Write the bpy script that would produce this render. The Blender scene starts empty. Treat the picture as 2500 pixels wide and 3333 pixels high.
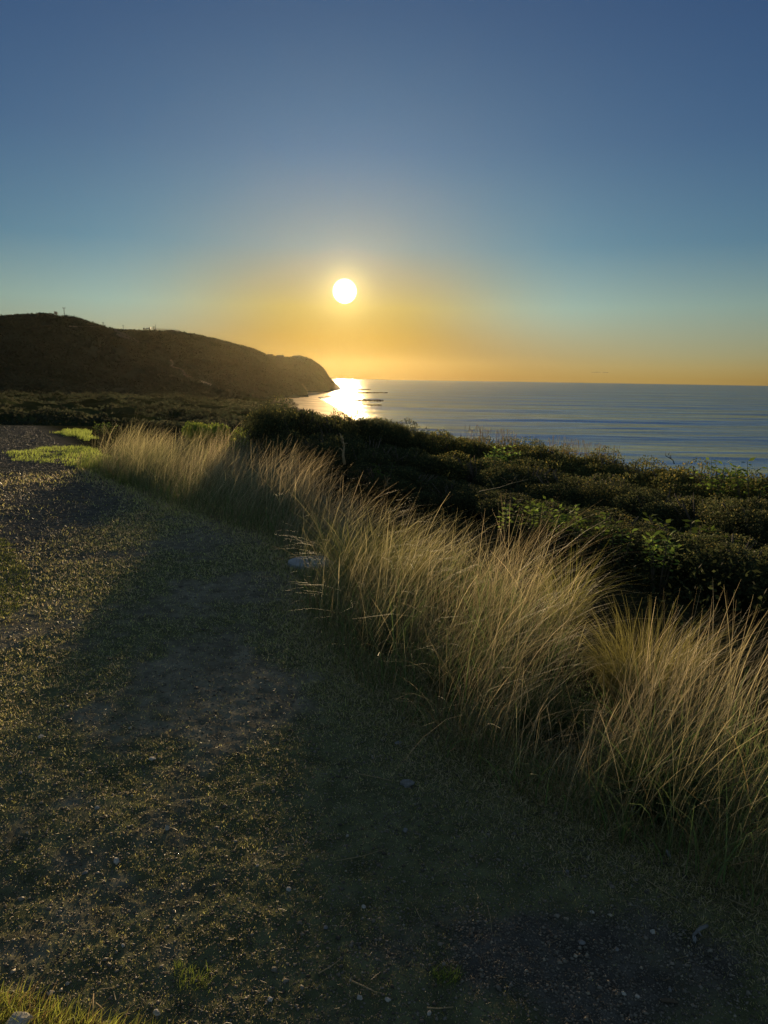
import bpy, bmesh, math, random
import numpy as np
from mathutils import Vector, Matrix, noise as mnoise
rs = np.random.RandomState(7); random.seed(7)
S = bpy.context.scene; COL = S.collection
R = math.radians
# ------------------------------------------------------------------ camera
EYE = np.array([0.0, 0.0, 1.65]); FPX = 3333*25.0/36.0
PITCH = R(10.86); ROLL = 0.0145
_f = np.array([0, math.cos(PITCH), -math.sin(PITCH)]); _u0 = np.array([0, math.sin(PITCH), math.cos(PITCH)]); _r0 = np.array([1.0, 0, 0])
_r = _r0*math.cos(ROLL) + _u0*math.sin(ROLL); _u = -_r0*math.sin(ROLL) + _u0*math.cos(ROLL)
cd = bpy.data.cameras.new('camera'); cd.sensor_fit = 'VERTICAL'; cd.sensor_height = 36; cd.lens = 25; cd.clip_start = 0.05; cd.clip_end = 40000
cam = bpy.data.objects.new('camera', cd); COL.objects.link(cam); S.camera = cam
M3 = Matrix((( _r[0], _u[0], -_f[0]), (_r[1], _u[1], -_f[1]), (_r[2], _u[2], -_f[2])))
cam.matrix_world = Matrix.Translation(Vector(EYE)) @ M3.to_4x4()
S.render.resolution_x = 768; S.render.resolution_y = 1024
def ray(px, py):
    d = _f*FPX + _r*(px-1250) - _u*(py-1666.5); return d/np.linalg.norm(d)
def gp(px, py, z=0.0):                  # where the line of sight through a photo pixel meets height z
    d = ray(px, py); t = (z-EYE[2])/d[2]; return EYE + d*t
def at(px, py, dist):                   # point at a horizontal distance
    d = ray(px, py); return EYE + d*(dist/math.hypot(d[0], d[1]))
SUN = ray(1122, 948); SEL = math.asin(SUN[2]); SAZ = math.atan2(SUN[0], SUN[1])
# ------------------------------------------------------------------ sky and sun
w = bpy.data.worlds.new("World"); S.world = w; w.use_nodes = True
N = w.node_tree.nodes; L = w.node_tree.links
def nd(t, **k):
    n = N.new(t)
    for a, b in k.items(): setattr(n, a, b)
    return n
def vm(op, a, b=None):
    n = nd('ShaderNodeVectorMath', operation=op)
    for i, s in enumerate((a, b)):
        if s is None: continue
        if isinstance(s, (tuple, list)): n.inputs[i].default_value = s
        else: L.new(s, n.inputs[i])
    return n
def mt(op, a, b=0.5, clamp=False):
    n = nd('ShaderNodeMath', operation=op, use_clamp=clamp)
    for i, s in enumerate((a, b)):
        if isinstance(s, (int, float)): n.inputs[i].default_value = s
        else: L.new(s, n.inputs[i])
    return n.outputs[0]
sky = nd('ShaderNodeTexSky', sky_type='NISHITA', sun_disc=False, sun_elevation=SEL, sun_rotation=SAZ)
m = nd('ShaderNodeVectorMath', operation='SCALE'); m.inputs[3].default_value = 0.06; L.new(sky.outputs[0], m.inputs[0])
a_ = vm('ADD', m.outputs[0], (.5, .5, .5)); dv = vm('DIVIDE', m.outputs[0], a_.outputs[0])
tc = nd('ShaderNodeTexCoord'); sep = nd('ShaderNodeSeparateXYZ'); L.new(tc.outputs['Generated'], sep.inputs[0])
def ramp(fac, stops):
    r = nd('ShaderNodeValToRGB'); e = r.color_ramp.elements
    while len(e) < len(stops): e.new(0.5)
    for k, (p, c) in enumerate(stops): e[k].position = p; e[k].color = (*c, 1)
    L.new(fac, r.inputs[0]); return r.outputs[0]
far = ramp(sep.outputs[2], [(0, (.58,.54,.50)), (.03, (.55,.64,.74)), (.09, (.47,.73,.90)), (.165, (.255,.52,.84)), (.28, (.20,.40,.76)), (.42, (.17,.34,.70)), (1, (.14,.30,.62))])
near = ramp(sep.outputs[2], [(0, (.30,.14,.0)), (.05, (.46,.29,.03)), (.09, (.56,.47,.18)), (.165, (.32,.47,.62)), (.28, (.20,.39,.77)), (1, (.14,.30,.62))])
sdot = vm('DOT_PRODUCT', vm('NORMALIZE', tc.outputs['Generated']).outputs[0], tuple(SUN)).outputs['Value']
ang = mt('ARCCOSINE', sdot, 0)
prox = nd('ShaderNodeMapRange', interpolation_type='SMOOTHSTEP'); L.new(ang, prox.inputs[0])
prox.inputs[1].default_value = R(19); prox.inputs[2].default_value = R(3); prox.inputs[3].default_value = 0; prox.inputs[4].default_value = 1
mx = nd('ShaderNodeMix', data_type='RGBA'); # the warm colour hugs the horizon over a wide arc and narrows towards the sun higher up
sx, sy = math.sin(SAZ), math.cos(SAZ)
hl = mt('SQRT', mt('ADD', mt('MULTIPLY', sep.outputs[0], sep.outputs[0]), mt('MULTIPLY', sep.outputs[1], sep.outputs[1])), 0)
azd = mt('ARCCOSINE', mt('MINIMUM', mt('DIVIDE', mt('ADD', mt('MULTIPLY', sep.outputs[0], sx), mt('MULTIPLY', sep.outputs[1], sy)), hl), 1.0), 0)
pz = nd('ShaderNodeMapRange', interpolation_type='SMOOTHSTEP'); L.new(azd, pz.inputs[0]); pz.inputs[1].default_value = R(31); pz.inputs[2].default_value = R(2)
zf = nd('ShaderNodeMapRange', interpolation_type='SMOOTHSTEP'); L.new(sep.outputs[2], zf.inputs[0]); zf.inputs[1].default_value = .0; zf.inputs[2].default_value = .10
pm = nd('ShaderNodeMix', data_type='FLOAT'); L.new(zf.outputs[0], pm.inputs[0]); L.new(pz.outputs[0], pm.inputs[2]); L.new(prox.outputs[0], pm.inputs[3])
L.new(pm.outputs[0], mx.inputs[0]); L.new(far, mx.inputs[6]); L.new(near, mx.inputs[7])
base = vm('MULTIPLY', dv.outputs[0], mx.outputs[2])
def glow(deg, col, amt):               # soft aureole round the sun
    g = mt('POWER', 2.718, mt('MULTIPLY', mt('POWER', mt('DIVIDE', ang, R(deg)), 1.4), -1))
    s = nd('ShaderNodeVectorMath', operation='SCALE'); s.inputs[0].default_value = col
    L.new(mt('MULTIPLY', g, amt), s.inputs[3]); return s.outputs[0]
disc = nd('ShaderNodeMapRange', interpolation_type='SMOOTHSTEP'); L.new(ang, disc.inputs[0])
disc.inputs[1].default_value = R(.98); disc.inputs[2].default_value = R(.72); disc.inputs[3].default_value = 0; disc.inputs[4].default_value = 6.0
ds = nd('ShaderNodeVectorMath', operation='SCALE'); ds.inputs[0].default_value = (1, .9, .7); L.new(disc.outputs[0], ds.inputs[3])
tot = vm('ADD', base.outputs[0], glow(1.45, (1, .74, .24), .75)).outputs[0]
tot = vm('ADD', tot, glow(4.5, (1, .62, .30), .10)).outputs[0]
tot = vm('ADD', tot, ds.outputs[0]).outputs[0]
def mrange(s_, a, b):
    q = nd('ShaderNodeMapRange', interpolation_type='SMOOTHSTEP'); L.new(s_, q.inputs[0]); q.inputs[1].default_value = a; q.inputs[2].default_value = b; return q.outputs[0]
# added fill: unseen sky overhead and behind the viewer brightened to lift ground shade
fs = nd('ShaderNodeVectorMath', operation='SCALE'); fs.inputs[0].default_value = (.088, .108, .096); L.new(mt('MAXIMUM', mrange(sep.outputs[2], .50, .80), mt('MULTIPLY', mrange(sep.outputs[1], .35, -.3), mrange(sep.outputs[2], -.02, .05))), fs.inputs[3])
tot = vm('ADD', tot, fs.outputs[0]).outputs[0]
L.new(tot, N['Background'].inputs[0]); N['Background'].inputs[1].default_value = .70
sl = bpy.data.lights.new('sun', 'SUN'); sl.energy = 5.0; sl.angle = R(0.5); sl.color = (1, .72, .39)
so = bpy.data.objects.new('sun', sl); COL.objects.link(so); so.rotation_euler = Vector(SUN).to_track_quat('Z', 'Y').to_euler()
S.view_settings.view_transform = 'Standard'; S.view_settings.look = 'None'; S.view_settings.exposure = 0.5; S.view_settings.gamma = 1
try: S.cycles.max_bounces = 6; S.cycles.volume_bounces = 0; S.cycles.transparent_max_bounces = 8
except Exception: pass
HAZE_DENSITY = 6.0e-6

# ------------------------------------------------------------------ helpers
def hsh(i, j, seed):
    n = (i.astype(np.int64)*374761393 + j.astype(np.int64)*668265263 + seed*1442695041) & 0x7fffffff
    n = (n ^ (n >> 13))*1274126177 & 0x7fffffff; n = (n ^ (n >> 16)) & 0x7fffffff
    return n/float(0x7fffffff)
def vn(x, y, seed=0):
    x = np.asarray(x, float); y = np.asarray(y, float)
    i = np.floor(x); j = np.floor(y); fx = x-i; fy = y-j; fx = fx*fx*(3-2*fx); fy = fy*fy*(3-2*fy)
    a = hsh(i, j, seed); b = hsh(i+1, j, seed); c = hsh(i, j+1, seed); d = hsh(i+1, j+1, seed)
    return (a*(1-fx)+b*fx)*(1-fy) + (c*(1-fx)+d*fx)*fy
def fbm(x, y, sc, oct=4, seed=0, gain=.5):
    x = np.asarray(x, float)/sc; y = np.asarray(y, float)/sc; s = 0; a = 1.0; t = 0
    for k in range(oct): s = s + a*(vn(x+k*17.3, y-k*9.1, seed+k)-.5); t += a; a *= gain; x = x*2.03; y = y*2.03
    return s/t*2
def sst(a, b, x): t = np.clip((x-a)/(b-a), 0, 1); return t*t*(3-2*t)
def mesh(name, V, F, mat, col=None, smooth=False):
    V = np.asarray(V, np.float32).reshape(-1, 3); F = np.asarray(F, np.int32)
    me = bpy.data.meshes.new(name); me.vertices.add(len(V)); me.vertices.foreach_set('co', V.ravel())
    k = F.shape[1]; me.loops.add(F.size); me.loops.foreach_set('vertex_index', F.ravel())
    me.polygons.add(len(F)); me.polygons.foreach_set('loop_start', np.arange(0, F.size, k, dtype=np.int32))
    if col is not None:
        a = me.attributes.new('col', 'FLOAT_COLOR', 'POINT'); c = np.ones((len(V), 4), np.float32); c[:, :3] = col; a.data.foreach_set('color', c.ravel())
    me.update(calc_edges=True)
    if smooth: me.polygons.foreach_set('use_smooth', np.ones(len(F), bool))
    me.materials.append(mat); return me
def obj(name, me, parent=None, loc=(0, 0, 0)):
    o = bpy.data.objects.new(name, me); COL.objects.link(o); o.location = loc
    if parent: o.parent = parent
    return o
def tag(o, label=None, cat=None, group=None, kind=None):
    if label: o['label'] = label
    if cat: o['category'] = cat
    if group: o['group'] = group
    if kind: o['kind'] = kind
    return o
def grid_faces(nu, nv):
    i, j = np.meshgrid(np.arange(nu-1), np.arange(nv-1), indexing='ij'); b = (i*nv+j).ravel()
    return np.stack([b, b+nv, b+nv+1, b+1], 1)
def leaves(C, D, W, ln, wd):            # flat diamond leaves, quads
    D = D/np.linalg.norm(D, axis=1, keepdims=True); W = np.cross(D, W); W /= np.linalg.norm(W, axis=1, keepdims=True)+1e-9
    ln = ln[:, None]; wd = wd[:, None]
    V = np.stack([C-D*ln/2, C+W*wd/2, C+D*ln/2, C-W*wd/2], 1)
    return V.reshape(-1, 3), np.arange(len(C)*4).reshape(-1, 4)
def ribbons(P, width, side):            # P (n,k,3), width (n,k), side (n,3)
    n, k, _ = P.shape; o = side[:, None, :]*width[..., None]/2
    V = np.stack([P-o, P+o], 2).reshape(-1, 3)
    b = (np.arange(n)*k*2)[:, None] + (np.arange(k-1)*2)[None, :]; b = b.ravel()
    return V, np.stack([b, b+1, b+3, b+2], 1)
def tube(pts, rad, n=6):
    pts = [Vector(p) for p in pts]; V = []; F = []
    for i, p in enumerate(pts):
        d = (pts[min(i+1, len(pts)-1)] - pts[max(i-1, 0)]).normalized()
        a = d.cross(Vector((0, 0, 1))) if abs(d.z) < .95 else d.cross(Vector((1, 0, 0))); a.normalize(); b = d.cross(a)
        for k in range(n):
            t = 2*math.pi*k/n; V.append(p + (a*math.cos(t)+b*math.sin(t))*rad[i])
    for i in range(len(pts)-1):
        for k in range(n): F.append((i*n+k, i*n+(k+1) % n, (i+1)*n+(k+1) % n, (i+1)*n+k))
    V.append(pts[0]); V.append(pts[-1]); c0 = len(V)-2
    for k in range(n): F.append((c0, (k+1) % n, k, k)); F.append((c0+1, (len(pts)-1)*n+k, (len(pts)-1)*n+(k+1) % n, (len(pts)-1)*n+k))
    return V, F
def pymesh(name, parts, mat, smooth=True):
    V = []; F = []
    for v, f in parts:
        b = len(V); V += [tuple(p) for p in v]; F += [tuple(dict.fromkeys(i+b for i in q)) for q in f]
    F = [q for q in F if len(q) > 2]
    me = bpy.data.meshes.new(name); me.from_pydata(V, [], F); me.update()
    if smooth: me.polygons.foreach_set('use_smooth', np.ones(len(me.polygons), bool))
    me.materials.append(mat); return me
def box(x0, x1, y0, y1, z0, z1):
    V = [(x0,y0,z0),(x1,y0,z0),(x1,y1,z0),(x0,y1,z0),(x0,y0,z1),(x1,y0,z1),(x1,y1,z1),(x0,y1,z1)]
    return V, [(0,3,2,1),(4,5,6,7),(0,1,5,4),(1,2,6,5),(2,3,7,6),(3,0,4,7)]
def rock_mesh(name, size, seed, mat, sub=3, rough=.22, facet=False):
    bm = bmesh.new(); bmesh.ops.create_icosphere(bm, subdivisions=sub, radius=1)
    o = Vector((seed*7.7, seed*3.1, seed*1.3))
    for v in bm.verts:
        p = v.co.copy(); k = 1 + rough*mnoise.noise(p*1.1+o)*1.6 + rough*.5*mnoise.noise(p*3+o)
        if facet:
            c = Vector((round(p.x*1.3), round(p.y*1.3), round(p.z*1.3))); k *= 1 - .08*c.length
        v.co = Vector((p.x*k*size[0], p.y*k*size[1], p.z*k*size[2]))
    me = bpy.data.meshes.new(name); bm.to_mesh(me); bm.free(); me.materials.append(mat)
    if not facet: me.polygons.foreach_set('use_smooth', np.ones(len(me.polygons), bool))
    return me

# ------------------------------------------------------------------ materials
def mat(name, col=None, rough=.9, transl=0.0, noise=(0, 4), bump=0, bscale=40, spec=.3, rvar=None):
    m = bpy.data.materials.new(name); m.use_nodes = True; t = m.node_tree; n = t.nodes; l = t.links
    b = n['Principled BSDF']; b.inputs['Roughness'].default_value = rough; b.inputs['Specular IOR Level'].default_value = spec
    if col is None:
        a = n.new('ShaderNodeAttribute'); a.attribute_name = 'col'; c = a.outputs['Color']
    else:
        a = n.new('ShaderNodeRGB'); a.outputs[0].default_value = (*col, 1); c = a.outputs[0]
    tcn = n.new('ShaderNodeTexCoord')
    if noise[0]:
        z = n.new('ShaderNodeTexNoise'); z.inputs['Scale'].default_value = noise[1]; z.inputs['Detail'].default_value = 8; z.inputs['Roughness'].default_value = .65
        l.new(tcn.outputs['Object'], z.inputs['Vector'])
        r = n.new('ShaderNodeMapRange'); r.inputs[1].default_value = .3; r.inputs[2].default_value = .7; r.inputs[3].default_value = 1-noise[0]; r.inputs[4].default_value = 1+noise[0]
        l.new(z.outputs['Fac'], r.inputs[0]); s = n.new('ShaderNodeVectorMath'); s.operation = 'SCALE'; l.new(c, s.inputs[0]); l.new(r.outputs[0], s.inputs[3]); c = s.outputs[0]
    l.new(c, b.inputs['Base Color'])
    if bump:
        z = n.new('ShaderNodeTexNoise'); z.inputs['Scale'].default_value = bscale; z.inputs['Detail'].default_value = 10; z.inputs['Roughness'].default_value = .7
        l.new(tcn.outputs['Object'], z.inputs['Vector'])
        bp = n.new('ShaderNodeBump'); bp.inputs['Strength'].default_value = 1; bp.inputs['Distance'].default_value = bump
        l.new(z.outputs['Fac'], bp.inputs['Height']); l.new(bp.outputs[0], b.inputs['Normal'])
    if transl:
        tr = n.new('ShaderNodeBsdfTranslucent'); l.new(c, tr.inputs['Color'])
        mxs = n.new('ShaderNodeMixShader'); mxs.inputs[0].default_value = transl
        l.new(b.outputs[0], mxs.inputs[1]); l.new(tr.outputs[0], mxs.inputs[2]); l.new(mxs.outputs[0], n['Material Output'].inputs['Surface'])
    return m
M_ground = mat('ground_soil', None, 1, 0, (.45, 9), .006, 60, 0)
M_far = mat('scrub_hillside', None, 1, 0, (.2, .12), 0, 1, 0)
M_sand = mat('sand', None, .8, 0, (.12, .2), 0, 1, .2)
M_grass = mat('dry_grass', None, .55, .5, spec=.35)
M_turf = mat('turf', None, .45, .45, spec=.4)
M_leaf = mat('leaf', None, .75, .5, spec=.12)
M_fleaf = mat('far_leaf', None, 1, .15, spec=0); M_dleaf = mat('dune_leaf', None, 1, .4, spec=0)
M_bark = mat('bark', (.09, .07, .05), .9, 0, (.4, 20), .002, 80)
M_twig = mat('dry_twig', (.30, .23, .13), .8, 0, (.35, 60), spec=.2)
M_dark = mat('dark_timber', (.04, .035, .03), .8)
M_peb = mat('pebbles', None, .6, 0, spec=.2)
M_pale = mat('pale_stone', (.36, .34, .30), .8, 0, (.3, 60), .002, 150)
M_grey = mat('grey_stone', (.17, .17, .17), .8, 0, (.35, 50), .002, 120)
M_conc = mat('concrete', (.30, .31, .32), .85, 0, (.25, 14), .002, 90)
M_paper = mat('paper', (.42, .43, .44), .8, .2, (.2, 60))
M_rock = mat('reef_rock', (.03, .026, .02), 1, 0, (.4, .3), .3, .5, 0)
M_wall = mat('house_wall', (.07, .065, .06), 1, 0, (.2, .3), spec=0); M_roof = mat('house_roof', (.035, .03, .028), 1, 0, (.2, .3), spec=0)
M_steel = mat('crane_steel', (.25, .22, .16), .5)
M_glass = mat('window_glass', (.03, .035, .04), .1, spec=.5)

# ------------------------------------------------------------------ land form
EDGE_PX = [(2500, 3000), (2000, 2760), (1500, 2500), (1150, 2210), (1010, 2050), (955, 1860), (890, 1765), (640, 1680), (460, 1610), (330, 1555), (215, 1500)]
EDGE = [(6.0, -4.0), (2.6, .2)] + [tuple(gp(x, y)[:2]) for x, y in EDGE_PX] + [(-8.6, 18.0), (-12, 23.5), (-30, 33)]
EDGE = np.array(EDGE)
def edge_s(x, y):                       # signed distance to the grass edge (positive on the seaward side) and arc position
    x = np.asarray(x, float); y = np.asarray(y, float); best = np.full(x.shape, 1e9); sg = np.zeros(x.shape); arc = np.zeros(x.shape); acc = 0
    for a, b in zip(EDGE[:-1], EDGE[1:]):
        d = b-a; Ls = math.hypot(*d); t = np.clip(((x-a[0])*d[0]+(y-a[1])*d[1])/Ls**2, 0, 1)
        qx = x-(a[0]+t*d[0]); qy = y-(a[1]+t*d[1]); q = np.hypot(qx, qy); c = d[1]*qx - d[0]*qy
        k = q < best-1e-9; best = np.where(k, q, best); sg = np.where(k, np.sign(c), sg); arc = np.where(k, acc+t*Ls, arc); acc += Ls
    return best*sg, arc
SEA = -28.0
SH = np.array([(-500, 95), (0, 82), (150, 45), (300, 5), (420, -16), (520, -28), (600, -38), (780, -66), (950, -92), (1220, -96), (1500, -92), (1700, -150), (4000, -2500)], float)
def shore(y): return np.interp(y, SH[:, 0], SH[:, 1])
def H(x, y, fine=True):
    x = np.asarray(x, float); y = np.asarray(y, float); r = np.hypot(x, y)
    s, arc = edge_s(x, y)
    # plateau: level near the viewer, dropping beyond the far edge of the gravel
    yy = y*.93 - x*.25*0
    P = np.interp(np.maximum(yy, r*.6), [0, 20.3, 24, 45, 100, 300, 600, 900, 4000], [0, 0, -1.0, -3.8, -7.5, -14.5, -20, -24, -26])
    slope = -np.interp(s, [2.4, 6, 12, 18, 40, 200], [0, .35, .9, 2.0, 9, 9]); slope = np.where(y > 60, slope*np.exp(-(y-60)/60), slope)
    hy = sst(11, 14, y)*sst(1.5, -2, x); slope = slope - np.interp(s, [2.6, 5, 9, 20], [0, .5, 1.6, 3.0])*hy*(1-sst(40, 90, y))
    z = P + slope
    d = shore(y)-x
    beach = SEA - .6 + .045*np.clip(d+14, -40, 60) + .0*d
    k = sst(np.where(y > 350, 28, 18), np.where(y > 350, 120, 44), d + 8*fbm(x, y, 30, 3, 5))
    z = beach*(1-k) + np.minimum(z, 5)*k
    z = np.where(d < -40, SEA-3, z)
    if fine:
        fr = sst(30, 120, r)*k*(.25+.75*sst(60, 130, d))
        rid = 1-np.abs(fbm(x*.8+y*.45, y*.5-x*.5, 34, 4, 11))*2
        z = z + fr*(5.6*(rid-.5) + 3.4*fbm(x, y, 13, 3, 21))
        nr = 1-sst(14, 30, r)
        onp = sst(.6, -.4, s)
        z = z + .022*fbm(x, y, 1.6, 3, 31)*nr + (.013*fbm(x, y, .34, 3, 41)+.0085*fbm(x, y, .055, 3, 51, .7))*nr*(.35+.65*onp) + .10*fbm(x, y, 1.2, 3, 61)*sst(3, 8, s)*nr
    return z
def polar_land(r, th):
    T, RR = np.meshgrid(th, r, indexing='ij'); return RR*np.sin(T), RR*np.cos(T)
def mossmask(x, y): return sst(-.24, .16, .13*sst(6, 4, y) + fbm(x, y, .9, 4, 77) + .25*fbm(x, y, .12, 2, 78) + .45*sst(.1, .9, x)*sst(4.5, 2.5, y))
def gravmask(x, y):                     # bare gravel: the track on the left and a bare patch at the near right
    c = gp(1850, 3130); q = np.hypot((x-c[0])/.42, (y-c[1])/.22)
    trk = sst(-.6, .6, -(x + 1.9 + .16*np.maximum(y, 0)) + .8*fbm(x, y, 1.5, 3, 88))
    return np.maximum(trk*.8, sst(1.25, .7, q + .5*fbm(x, y, .2, 2, 90)))
def land_col(x, y, z):
    n = len(x); r = np.hypot(x, y); s, _ = edge_s(x, y)
    soil = np.array([.17, .155, .112]); moss = np.array([.085, .10, .042]); grav = np.array([.085, .080, .070]); litter = np.array([.03, .03, .015]); scr = np.array([.035, .042, .018]); sand = np.array([.27, .205, .135])
    c = soil[None, :]*(1+.35*fbm(x, y, .25, 3, 70))[:, None]
    mm = (mossmask(x, y)*.75)[:, None]; c = c*(1-mm)+moss*mm
    g = gravmask(x, y)[:, None]; c = c*(1-g)+grav*(1+.3*fbm(x, y, .1, 2, 99))[:, None]*g
    k = sst(.1, .9, s)[:, None]; c = c*(1-k)+litter*k
    k = sst(23, 27, r)[:, None]; c = c*(1-k) + scr*(1+.6*fbm(x, y, 14, 4, 55))[:, None]*k
    d = shore(y)-x; k = (sst(70, 40, d+10*fbm(x, y, 25, 3, 5))*sst(300, 380, y))[:, None]
    wet = sst(30, 8, d)[:, None]; c = c*(1-k) + sand*(1-.45*wet)*k
    return np.clip(c, .004, .6)
def ground_piece(name, r, th, m):
    x, y = polar_land(r, th); z = H(x.ravel(), y.ravel()); V = np.stack([x.ravel(), y.ravel(), z], 1)
    me = mesh(name, V, grid_faces(len(th), len(r))[:, ::-1], m, land_col(V[:, 0], V[:, 1], z), True)
    return tag(obj(name, me), kind='structure')
th_f = np.concatenate([np.linspace(R(-66), R(-36.2), 200), np.linspace(R(-36), R(36), 700), np.linspace(R(36.2), R(60), 160)]); th_s = np.linspace(R(60), R(294), 140)
ground_piece('ground', np.exp(np.linspace(math.log(.7), math.log(26), 760)), th_f, M_ground)
ground_piece('ground', np.concatenate([[.0], np.exp(np.linspace(math.log(.5), math.log(26), 90))]), th_s, M_ground)
ground_piece('ground', np.array([0.0, .35, .7]), th_f, M_ground)
ground_piece('terrain', np.exp(np.linspace(math.log(26), math.log(2400), 520)), np.linspace(R(-46), R(46), 620), M_far)
ground_piece('terrain', np.exp(np.linspace(math.log(26), math.log(2400), 140)), np.linspace(R(46), R(314), 120), M_far)

# ------------------------------------------------------------------ hills
def lerp_pts(pts, u): pts = np.array(pts, float); return [np.interp(u, pts[:, 0], pts[:, k]) for k in range(1, pts.shape[1])]
HILLS = []
def loft(name, ridge, basel, nu, nv, seed, power=1.0, rough=3.0, backdz=-60, backd=420):
    u0 = max(ridge[0][0], basel[0][0]); u1 = min(ridge[-1][0], basel[-1][0]); u = np.linspace(u0, u1, nu)
    py, rd = lerp_pts(ridge, u); bd, bz = lerp_pts(basel, u)
    TOP = np.array([at(a, b, c) for a, b, c in zip(u, py, rd)])
    hd = TOP[:, :2]/np.linalg.norm(TOP[:, :2], axis=1, keepdims=True)
    B = np.concatenate([hd*bd[:, None], bz[:, None]], 1); K = np.concatenate([hd*(rd+backd)[:, None], (TOP[:, 2]+backdz)[:, None]], 1); K[:, 2] = np.minimum(K[:, 2], SEA-2)
    v = np.linspace(0, 1, nv)[None, :, None]; vb = np.linspace(0, 1, 30)[None, 1:, None]
    F_ = B[:, None, :]*(1-v) + TOP[:, None, :]*v; F_[..., 2] = B[:, None, 2] + (TOP[:, 2]-B[:, 2])[:, None]*(v[..., 0]**power)
    K_ = TOP[:, None, :]*(1-vb) + K[:, None, :]*vb; K_[..., 2] = TOP[:, None, 2] + (K[:, 2]-TOP[:, 2])[:, None]*(vb[..., 0]**1.6)
    G = np.concatenate([F_, K_], 1); x, y = G[..., 0].ravel(), G[..., 1].ravel()
    wgt = np.concatenate([np.sin(np.linspace(0, 1, nv)*math.pi)**.7, np.sin(np.linspace(0, 1, 30)[1:]*math.pi)])[None, :].repeat(nu, 0).ravel()
    top = TOP[:, 2].max()-SEA
    G[..., 2] += (wgt*(rough*3.2*fbm(x, y, 95, 4, seed) + rough*1.1*(1-2*np.abs(fbm(x, y, 42, 3, seed+3)))*.8) + (.4+.6*wgt)*rough*.35*fbm(x, y, 7, 2, seed+9)).reshape(G.shape[:2])*np.clip((G[..., 2]-SEA)/25, 0, 1)
    V = G.reshape(-1, 3)
    c = np.array([.031, .041, .028])[None, :]*(1+.35*fbm(V[:, 0], V[:, 1], 60, 4, seed+4)+.2*fbm(V[:, 0], V[:, 1], 9, 2, seed+6))[:, None]
    me = mesh(name, V, grid_faces(nu, nv+29)[:, ::-1], M_far, np.clip(c, .006, 1), True)
    o = tag(obj(name, me), kind='structure'); HILLS.append((V.reshape(nu, nv+29, 3), nv, o)); return o
hillA = loft('hill', [(-1600, 1085, 760), (-900, 1062, 800), (-300, 1040, 830), (0, 1030, 850), (60, 1026, 855), (120, 1021, 860), (170, 1023, 865), (200, 1031, 870), (228, 1029, 870), (265, 1037, 875), (300, 1050, 885), (350, 1066, 900), (372, 1071, 905), (420, 1096, 885), (450, 1115, 860), (500, 1148, 830), (560, 1186, 790), (640, 1228, 740), (700, 1256, 700), (760, 1280, 655)],
     [(-1600, 420, -16), (-300, 470, -17), (0, 520, -19), (300, 545, -20), (600, 560, -21), (760, 600, -22)], 420, 130, 3, 1.15, 3.2)
hillB = loft('hill', [(200, 1080, 1150), (372, 1072, 1150), (430, 1075, 1150), (480, 1076, 1160), (560, 1079, 1160), (600, 1083, 1160), (640, 1090, 1165), (700, 1103, 1180), (760, 1119, 1190), (800, 1128, 1200), (840, 1142, 1200), (862, 1152, 1200), (880, 1172, 1190), (915, 1203, 1170), (950, 1232, 1130), (985, 1264, 1080), (1014, 1300, 985)],
     [(200, 640, -21), (500, 680, -22), (760, 730, -24.5), (900, 800, -26.5), (1014, 960, -27.5)], 380, 120, 8, 1.0, 3.0)
hillC = loft('headland', [(740, 1160, 1400), (862, 1155, 1400), (885, 1158, 1400), (905, 1161, 1400), (945, 1163, 1410), (955, 1160, 1410), (975, 1158, 1420), (1000, 1164, 1440), (1012, 1169, 1445), (1022, 1176, 1450), (1040, 1187, 1460), (1052, 1198, 1465), (1062, 1212, 1470), (1070, 1227, 1480), (1080, 1237, 1490), (1094, 1249, 1510), (1108, 1262, 1530), (1124, 1275, 1545)],
     [(740, 1150, -26), (900, 1150, -27), (1010, 1170, -27.7), (1060, 1230, -28), (1090, 1330, -28), (1124, 1530, -28.3)], 260, 100, 14, .8, 1.6)

def scatter_quads(name, pts, size, col, label, cat, zup=.4, m=None):
    n = len(pts); D = rs.normal(size=(n, 3)); D[:, 2] = np.abs(D[:, 2])*.7; W = rs.normal(size=(n, 3))
    C = pts.copy(); C[:, 2] += size*zup
    V, F = leaves(C, D, W, size*rs.uniform(.7, 1.5, n), size*rs.uniform(.5, .9, n))
    me = mesh(name, V, F, m or M_fleaf, np.repeat(col, 4, 0)); return tag(obj(name, me), label, cat, kind='stuff')
def hill_points(G, nv, n, amt=1.0):
    nu = G.shape[0]; i = rs.rand(n)*(nu-1.001); j = rs.rand(n)*(nv+1)
    i0 = i.astype(int); j0 = j.astype(int); fi = (i-i0)[:, None]; fj = (j-j0)[:, None]
    return (G[i0, j0]*(1-fi)+G[i0+1, j0]*fi)*(1-fj) + (G[i0, j0+1]*(1-fi)+G[i0+1, j0+1]*fi)*fj
def scrub_col(p, sd, b=1.0):
    t = fbm(p[:, 0], p[:, 1], 30, 3, sd)+.5*rs.uniform(-1, 1, len(p)); c = np.array([.034, .048, .032])[None]*(1+.32*t)[:, None]*b
    c[:, 0] *= 1+.25*rs.rand(len(p)); return np.clip(c, .008, .3)
for k, (n_, sz, lb) in enumerate([(90000, 2.2, 'dark low scrub covering the tall hill at the left edge'), (70000, 2.4, 'dark scrub covering the middle ridge behind the tall hill'), (40000, 2.0, 'dark scrub on the headland that ends in the sea')]):
    G, nv, _ = HILLS[k]; p = hill_points(G, nv, n_); cl = fbm(p[:, 0], p[:, 1], 14, 3, 200+k); p = p[cl > -.35]
    ok = p[:, 2] > SEA+2.5; p = p[ok]
    scatter_quads('hillside_scrub', p, sz*rs.uniform(.5, 1.3, len(p)), scrub_col(p, 300+k), lb, 'scrub', .35)
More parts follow.
